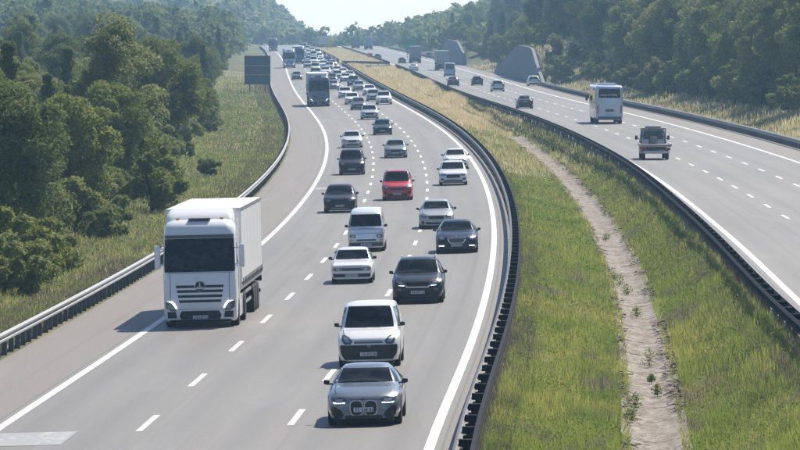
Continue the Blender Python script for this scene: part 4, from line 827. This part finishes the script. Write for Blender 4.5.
WHITE, SILV, GRY, BLACK, NAVY, REDP = (.78, .79, .80), (.42, .44, .46), (.20, .21, .225), (.012, .013, .016), (.014, .022, .045), (.50, .015, .030)
TEAL, GREEN, PURP, BLUEG, CREAM = (.02, .05, .065), (.03, .055, .05), (.045, .03, .07), (.15, .18, .21), (.62, .63, .60)
def spawn(kind, x, y, side, col, label, group=None, trailer=None, dz=0., drz=0., curtain=None, name=None):
    v = V[kind]; Y, o = unproj(x, y, side); PF, fx = (LP, fLX) if side == 'L' else (RP, fRX)
    def heading(Yc): return math.atan2(float(fx(Yc + 5) - fx(Yc - 5)), 10)
    Yc = Y; X, z = PF(Yc, o); h = heading(Yc + v.L / 2); rz = -h + drz if side == 'L' else math.pi - h + drz
    # origin of a vehicle is its front at ground; departing ones show the rear
    if side == 'L': loc = Vector((float(X), Yc, float(z)))
    else: loc = Vector((float(PF(Yc, o)[0]) + math.sin(h) * v.L, Yc + v.L * math.cos(h), float(PF(Yc + v.L, o)[1])))
    slope = (float(PF(Yc + v.L, o)[1]) - float(PF(Yc, o)[1])) / v.L
    t = empty(name or {'car': 'passenger_car', 'van': 'van', 'truck': 'truck', 'bus': 'coach', 'minibus': 'minibus'}[v.cat], loc, rz); t.rotation_euler = (slope if side == 'L' else -slope, LE * (-1 if side == 'L' else 0), rz)
    tag(t, label, v.cat, group); pm = paint(col, .0 if col in (WHITE, CREAM, REDP) else .35); tm = mat('trailer_%d%d%d' % tuple(int(99 * c) for c in (trailer or col)), trailer or col, .5, var=.06, vscale=.8)
    cm = mat('curtain_%d%d%d' % tuple(int(99 * c) for c in (curtain or trailer or col)), curtain or trailer or col, .55, var=.1, vscale=.5); obs = []
    for nm, me, m, par, lc, rt in v.parts:
        mm = pm if m == 'PAINT' else tm if m == 'TRAILER' else cm if m == 'CURTAIN' else m
        ob = bpy.data.objects.new(nm, me); COL.objects.link(ob)
        if not me.materials: me.materials.append(mm)
        if me.materials[0] is not mm: ob.material_slots[0].link = 'OBJECT'; ob.material_slots[0].material = mm
        ob.parent = t if par < 0 else obs[par]; ob.location = lc; obs.append(ob)
    return t
QL = 'oncoming vehicles on the left carriageway'; QR = 'departing vehicles on the right carriageway'
for a in (('coupe', 364, 427, BLUEG, 'grey-blue sporty saloon leading the fast lane, nearest the camera'), ('van', 369, 368, WHITE, 'white small van with black bumper right behind the grey saloon'),
          ('suv', 418, 304, (.016, .02, .028), 'black suv with roof rails behind the white van'), ('old', 352, 284, WHITE, 'old boxy white sedan in the middle lane'),
          ('mini', 366.5, 252, (.78, .81, .84), 'white and pale blue minibus behind the old white sedan'), ('lux', 457, 253.5, NAVY, 'dark navy saloon with lit low lamps in the fast lane'),
          ('sedan', 436.5, 229, SILV, 'silver grey sedan half hidden behind the navy saloon'), ('cross', 340, 213, (.016, .018, .022), 'black crossover in the slow lane ahead of the black people carrier'),
          ('mpv', 397.5, 200.5, REDP, 'red people carrier in the middle lane, the only red vehicle'), ('mpv', 352, 175, BLACK, 'black people carrier in the slow lane'),
          ('cross', 453.5, 185.5, WHITE, 'white crossover in the fast lane, front one of two white cars'), ('sedan', 456, 169, WHITE, 'white car close behind the white crossover in the fast lane'),
          ('sedan', 396, 158, (.22, .25, .25), 'pale green-grey sedan in the middle lane'), ('sedan', 352.3, 148, (.70, .71, .72), 'white sedan in the slow lane behind the black people carrier'),
          ('hatch', 383, 135, TEAL, 'dark teal hatchback in the middle lane'), ('cross', 370, 119.5, (.55, .57, .60), 'pale silver crossover in front of the dense queue'),
          ('sedan', 359, 110, (.10, .09, .11), 'dark sedan with bright roof at the head of the dense queue'), ('suv', 384.5, 104.5, WHITE, 'white suv nearest the median rail at the head of the dense queue'),
          ('hatch', 352.5, 104.5, WHITE, 'white hatchback behind the dark sedan in the queue'), ('hatch', 374, 101, (.30, .32, .34), 'grey hatchback left of the white suv in the queue'),
          ('sedan', 370, 95.5, WHITE, 'white sedan behind the grey hatchback beside the median rail'), ('hatch', 345.5, 98, WHITE, 'white hatchback right of the second truck'),
          ('sedan', 359.5, 91, (.28, .32, .38), 'blue-grey sedan in the middle of the queue'), ('suv', 354, 86.5, (.03, .05, .06), 'dark suv in the queue behind the blue-grey sedan'),
          ('sedan', 333.5, 90, (.45, .47, .5), 'silver car beside the cab of the second truck'), ('sedan', 297, 80, (.10, .10, .12), 'lone dark car on the left far lane behind the second truck'),
          ('truck', 200.5, 328, WHITE, 'white articulated truck with curtain trailer in the slow lane, nearest truck')):
    spawn(a[0], a[1], a[2], 'L', a[3], a[4], QL, trailer=(.80, .80, .80) if a[0] == 'truck' else None, curtain=(.62, .62, .61) if a[0] == 'truck' else None)
spawn('truck', 319.5, 106.5, 'L', (.15, .19, .24), 'grey-blue articulated truck in the slow lane beside the dense queue', QL, trailer=(.70, .71, .72))
spawn('truck', 289.5, 68, 'L', (.45, .52, .58), 'pale truck in front of the far truck pair', QL, trailer=(.16, .12, .12))
spawn('truck', 299, 64, 'L', (.06, .10, .15), 'dark blue truck on the right of the far truck pair', QL, trailer=(.75, .76, .78))
spawn('truck', 273.5, 51.5, 'L', (.05, .06, .08), 'dark truck farthest up the left edge of the oncoming road', QL, trailer=(.10, .12, .15))
far = [(346, 82, 0), (337.5, 74, 0), (330, 70, 1), (315.6, 72, 0), (308, 68, 1), (321, 64, 0), (329, 63, 3), (320, 59.5, 0), (314, 58, 1), (309, 55.5, 0), (305.5, 60, 2), (332, 82.5, 3), (324, 68, 0), (314, 64.5, 0), (309, 62.5, 1),
       (343.5, 76, 0), (338, 79, 1), (326, 75.5, 0), (318, 55.5, 0), (312, 53, 2), (350, 79.5, 2), (316, 61.5, 2), (324, 58.5, 3), (308, 51.5, 0), (303, 55, 1), (333, 66.5, 2)]
cc = [WHITE, SILV, CREAM, (.05, .06, .07)]; cn = ['white', 'silver', 'pale', 'dark']
for i, (x, y, c) in enumerate(far):
    spawn(('sedan', 'hatch', 'suv', 'van', 'cross')[i % 5], x, y, 'L', cc[c], 'small %s vehicle in the far dense queue of oncoming traffic' % cn[c], 'far dense queue')
spawn('panel', 304.5, 51, 'L', WHITE, 'white van standing tall at the far end of the queue', QL)
for a in (('bus', 609.5, 124, (.50, .55, .62), 'pale grey coach seen from behind on the right carriageway'), ('flatbed', 656, 160, (.30, .33, .35), 'recovery truck with empty white flatbed, nearest departing vehicle'),
          ('sedan', 525.5, 108.5, (.03, .03, .045), 'dark sedan seen from behind close to the median rail'), ('suv', 498, 91.5, (.60, .63, .64), 'silver white suv seen from behind beside the grey retaining wall'),
          ('hatch', 477.5, 85.5, GREEN, 'dark green hatchback left of the silver suv'), ('sedan', 453.5, 86, PURP, 'dark purplish sedan near the straw-coloured median grass'),
          ('panel', 449.8, 76.5, (.45, .53, .60), 'pale blue panel van seen from behind, right of the box truck'), ('sedan', 414, 71, (.60, .64, .68), 'silver car behind the far grey box truck'),
          ('hatch', 402.3, 63.5, (.03, .05, .055), 'dark hatchback left of the far silver car'), ('hatch', 378, 59.5, (.03, .03, .05), 'dark car beside the orange panel'),
          ('hatch', 429, 58, (.10, .08, .14), 'dark car at the foot of the far retaining wall'), ('cross', 534, 86, (.72, .73, .70), 'white car pulled over on the hard shoulder by the wall')):
    spawn(a[0], a[1], a[2], 'R', a[3], a[4], QR)
spawn('truck', 443, 70.5, 'R', (.4, .4, .42), 'grey box truck beside the pale blue panel van', QR, trailer=(.33, .36, .38))
spawn('truck', 416, 63, 'R', (.4, .4, .42), 'far grey-violet box truck below the green sign', QR, trailer=(.27, .27, .33))
spawn('truck', 356, 48.5, 'R', (.1, .15, .15), 'farthest truck with dark green rear doors', QR, trailer=(.06, .11, .10))
spawn('truck', 369, 49.5, 'R', (.2, .25, .3), 'farthest truck with grey-blue rear, right one of the pair', QR, trailer=(.25, .30, .36))

# ------------------------------------------------------------------ walls and signs
def wall(prof, o, label):
    prof = sorted(prof); ya, yb = prof[0][0], prof[-1][0]; t = tag(empty('retaining_wall', (float(RP(ya, o)[0]), ya, float(RP(ya, o)[1]))), label, 'wall'); off = Vector(t.location); step = 6.; y = ya
    fp = lambda q: np.interp(q, [p[0] for p in prof], [p[1] for p in prof])
    m = mat('wall_concrete', (.13, .145, .17), .85, var=.22, vscale=.35, bump=.2)
    while y < yb - .1:
        e = min(y + step, yb); h0, h1 = float(fp(y)), float(fp(e - .06)); A = []
        for Y, h in ((y, h0), (e - .06, h1)):
            x, z = RP(Y, o); A.append([(x, Y, z - .4), (x + .14 * h, Y, z + h), (x + .14 * h + .4, Y, z + h), (x + 1.2, Y, z - .4)])
        p = link('panel', MB().rings(A).me('panel', m), t); p.location = -off; y += step
    A = []
    for q in np.linspace(ya, yb - .1, 24): x, z = RP(q, o); h = float(fp(q)); A.append([(x + .14 * h - .08, q, z + h + .01), (x + .14 * h + .42, q, z + h + .01), (x + .14 * h + .42, q, z + h + .12), (x + .14 * h - .08, q, z + h + .12)])
    p = link('coping', MB().rings(A).me('coping', m), t); p.location = -off
wall([(868, .3), (905, 3.2), (930, 5.4), (1000, 5.6), (1045, 3.0), (1090, .4)], 9.1, 'tall grey retaining wall with sloping ends beside the silver suv')
wall([(1290, 2.6), (1340, 5.0), (1420, 5.2), (1470, .5)], 9.1, 'far grey retaining wall behind the grey box truck')
def sign(name, x, y0, y1, x0, x1, Y, label, m, cat='sign', post=True, frame=True, gz=None):
    X0, X1 = at(x0, Y), at(x1, Y); z1, z0 = CAMZ - (y0 - YH) * Y / FPX, CAMZ - (y1 - YH) * Y / FPX; cx = (X0 + X1) / 2; g = float(ground_z(cx, Y)) if gz is None else gz
    t = tag(empty(name, (cx, Y, g)), label, cat); wd = X1 - X0
    n = max(2, int(round((z1 - z0) / 1.3)))
    for k in range(n): a = z0 + (z1 - z0) * k / n; b = z0 + (z1 - z0) * (k + 1) / n - .03; link('panel', MB().box((0, 0, (a + b) / 2 - g), (wd, .06, b - a), .01).me('panel', m), t)
    if frame:
        for q in (-.30, .30): link('stiffener', MB().box((q * wd, -.09, (z0 + z1) / 2 - g), (.14, .10, z1 - z0)).me('stiffener', SIGNBACK if m is SIGNBACK else RIM), t)
        link('cross_bar', MB().box((0, -.075, (z0 + z1) / 2 - g), (wd * .98, .07, .12)).me('cross_bar', POST), t); link('rim', MB().box((0, -.05, z1 - g), (wd, .06, .10)).box((0, -.05, z0 - g), (wd, .06, .08)).me('rim', POST), t)
    for q in (-.3, .3): link('post', MB().box((q * wd, .12, (z1 - g) / 2 - .2), (.16, .12, z1 - g + .3)).me('post', POST), t)
    return t
sign('road_sign', 257, 56, 84, 244.5, 270.5, 800, 'large blue-grey back of a road sign above the left verge', SIGNBACK)
sign('road_sign', 411, 39, 50, 405, 416, 1480, 'green direction sign above the far right roadside', SIGNG, frame=False)
sign('road_sign', 329, 41, 46.5, 325.5, 332.5, 1850, 'small yellow sign on the far median', SIGNY, frame=False)
sign('warning_panel', 370, 53, 59.5, 367.5, 372.5, 1500, 'upright orange panel on the median edge beside a dark car', SIGNO, frame=False)
sign('road_sign', 325, 36, 44, 319, 330, 2000, 'pale grey sign back beyond the end of the far queue', RIM, frame=False)

# ------------------------------------------------------------------ haze
def haze():
    mb = MB().box((150, 1620, 38), (2900, 3340, 112)); m = bpy.data.materials.new('haze'); m.use_nodes = True; t = m.node_tree; t.nodes.clear()
    o = t.nodes.new('ShaderNodeOutputMaterial'); p = t.nodes.new('ShaderNodeVolumePrincipled'); p.inputs['Color'].default_value = (.42, .69, 1.0, 1); p.inputs['Density'].default_value = HAZE; p.inputs['Anisotropy'].default_value = .35
    t.links.new(p.outputs[0], o.inputs['Volume']); tag(link('haze', mb.me('haze', m)), 'thin bluish summer haze over the whole valley', 'haze', kind='stuff')
HAZE = .00017
haze()
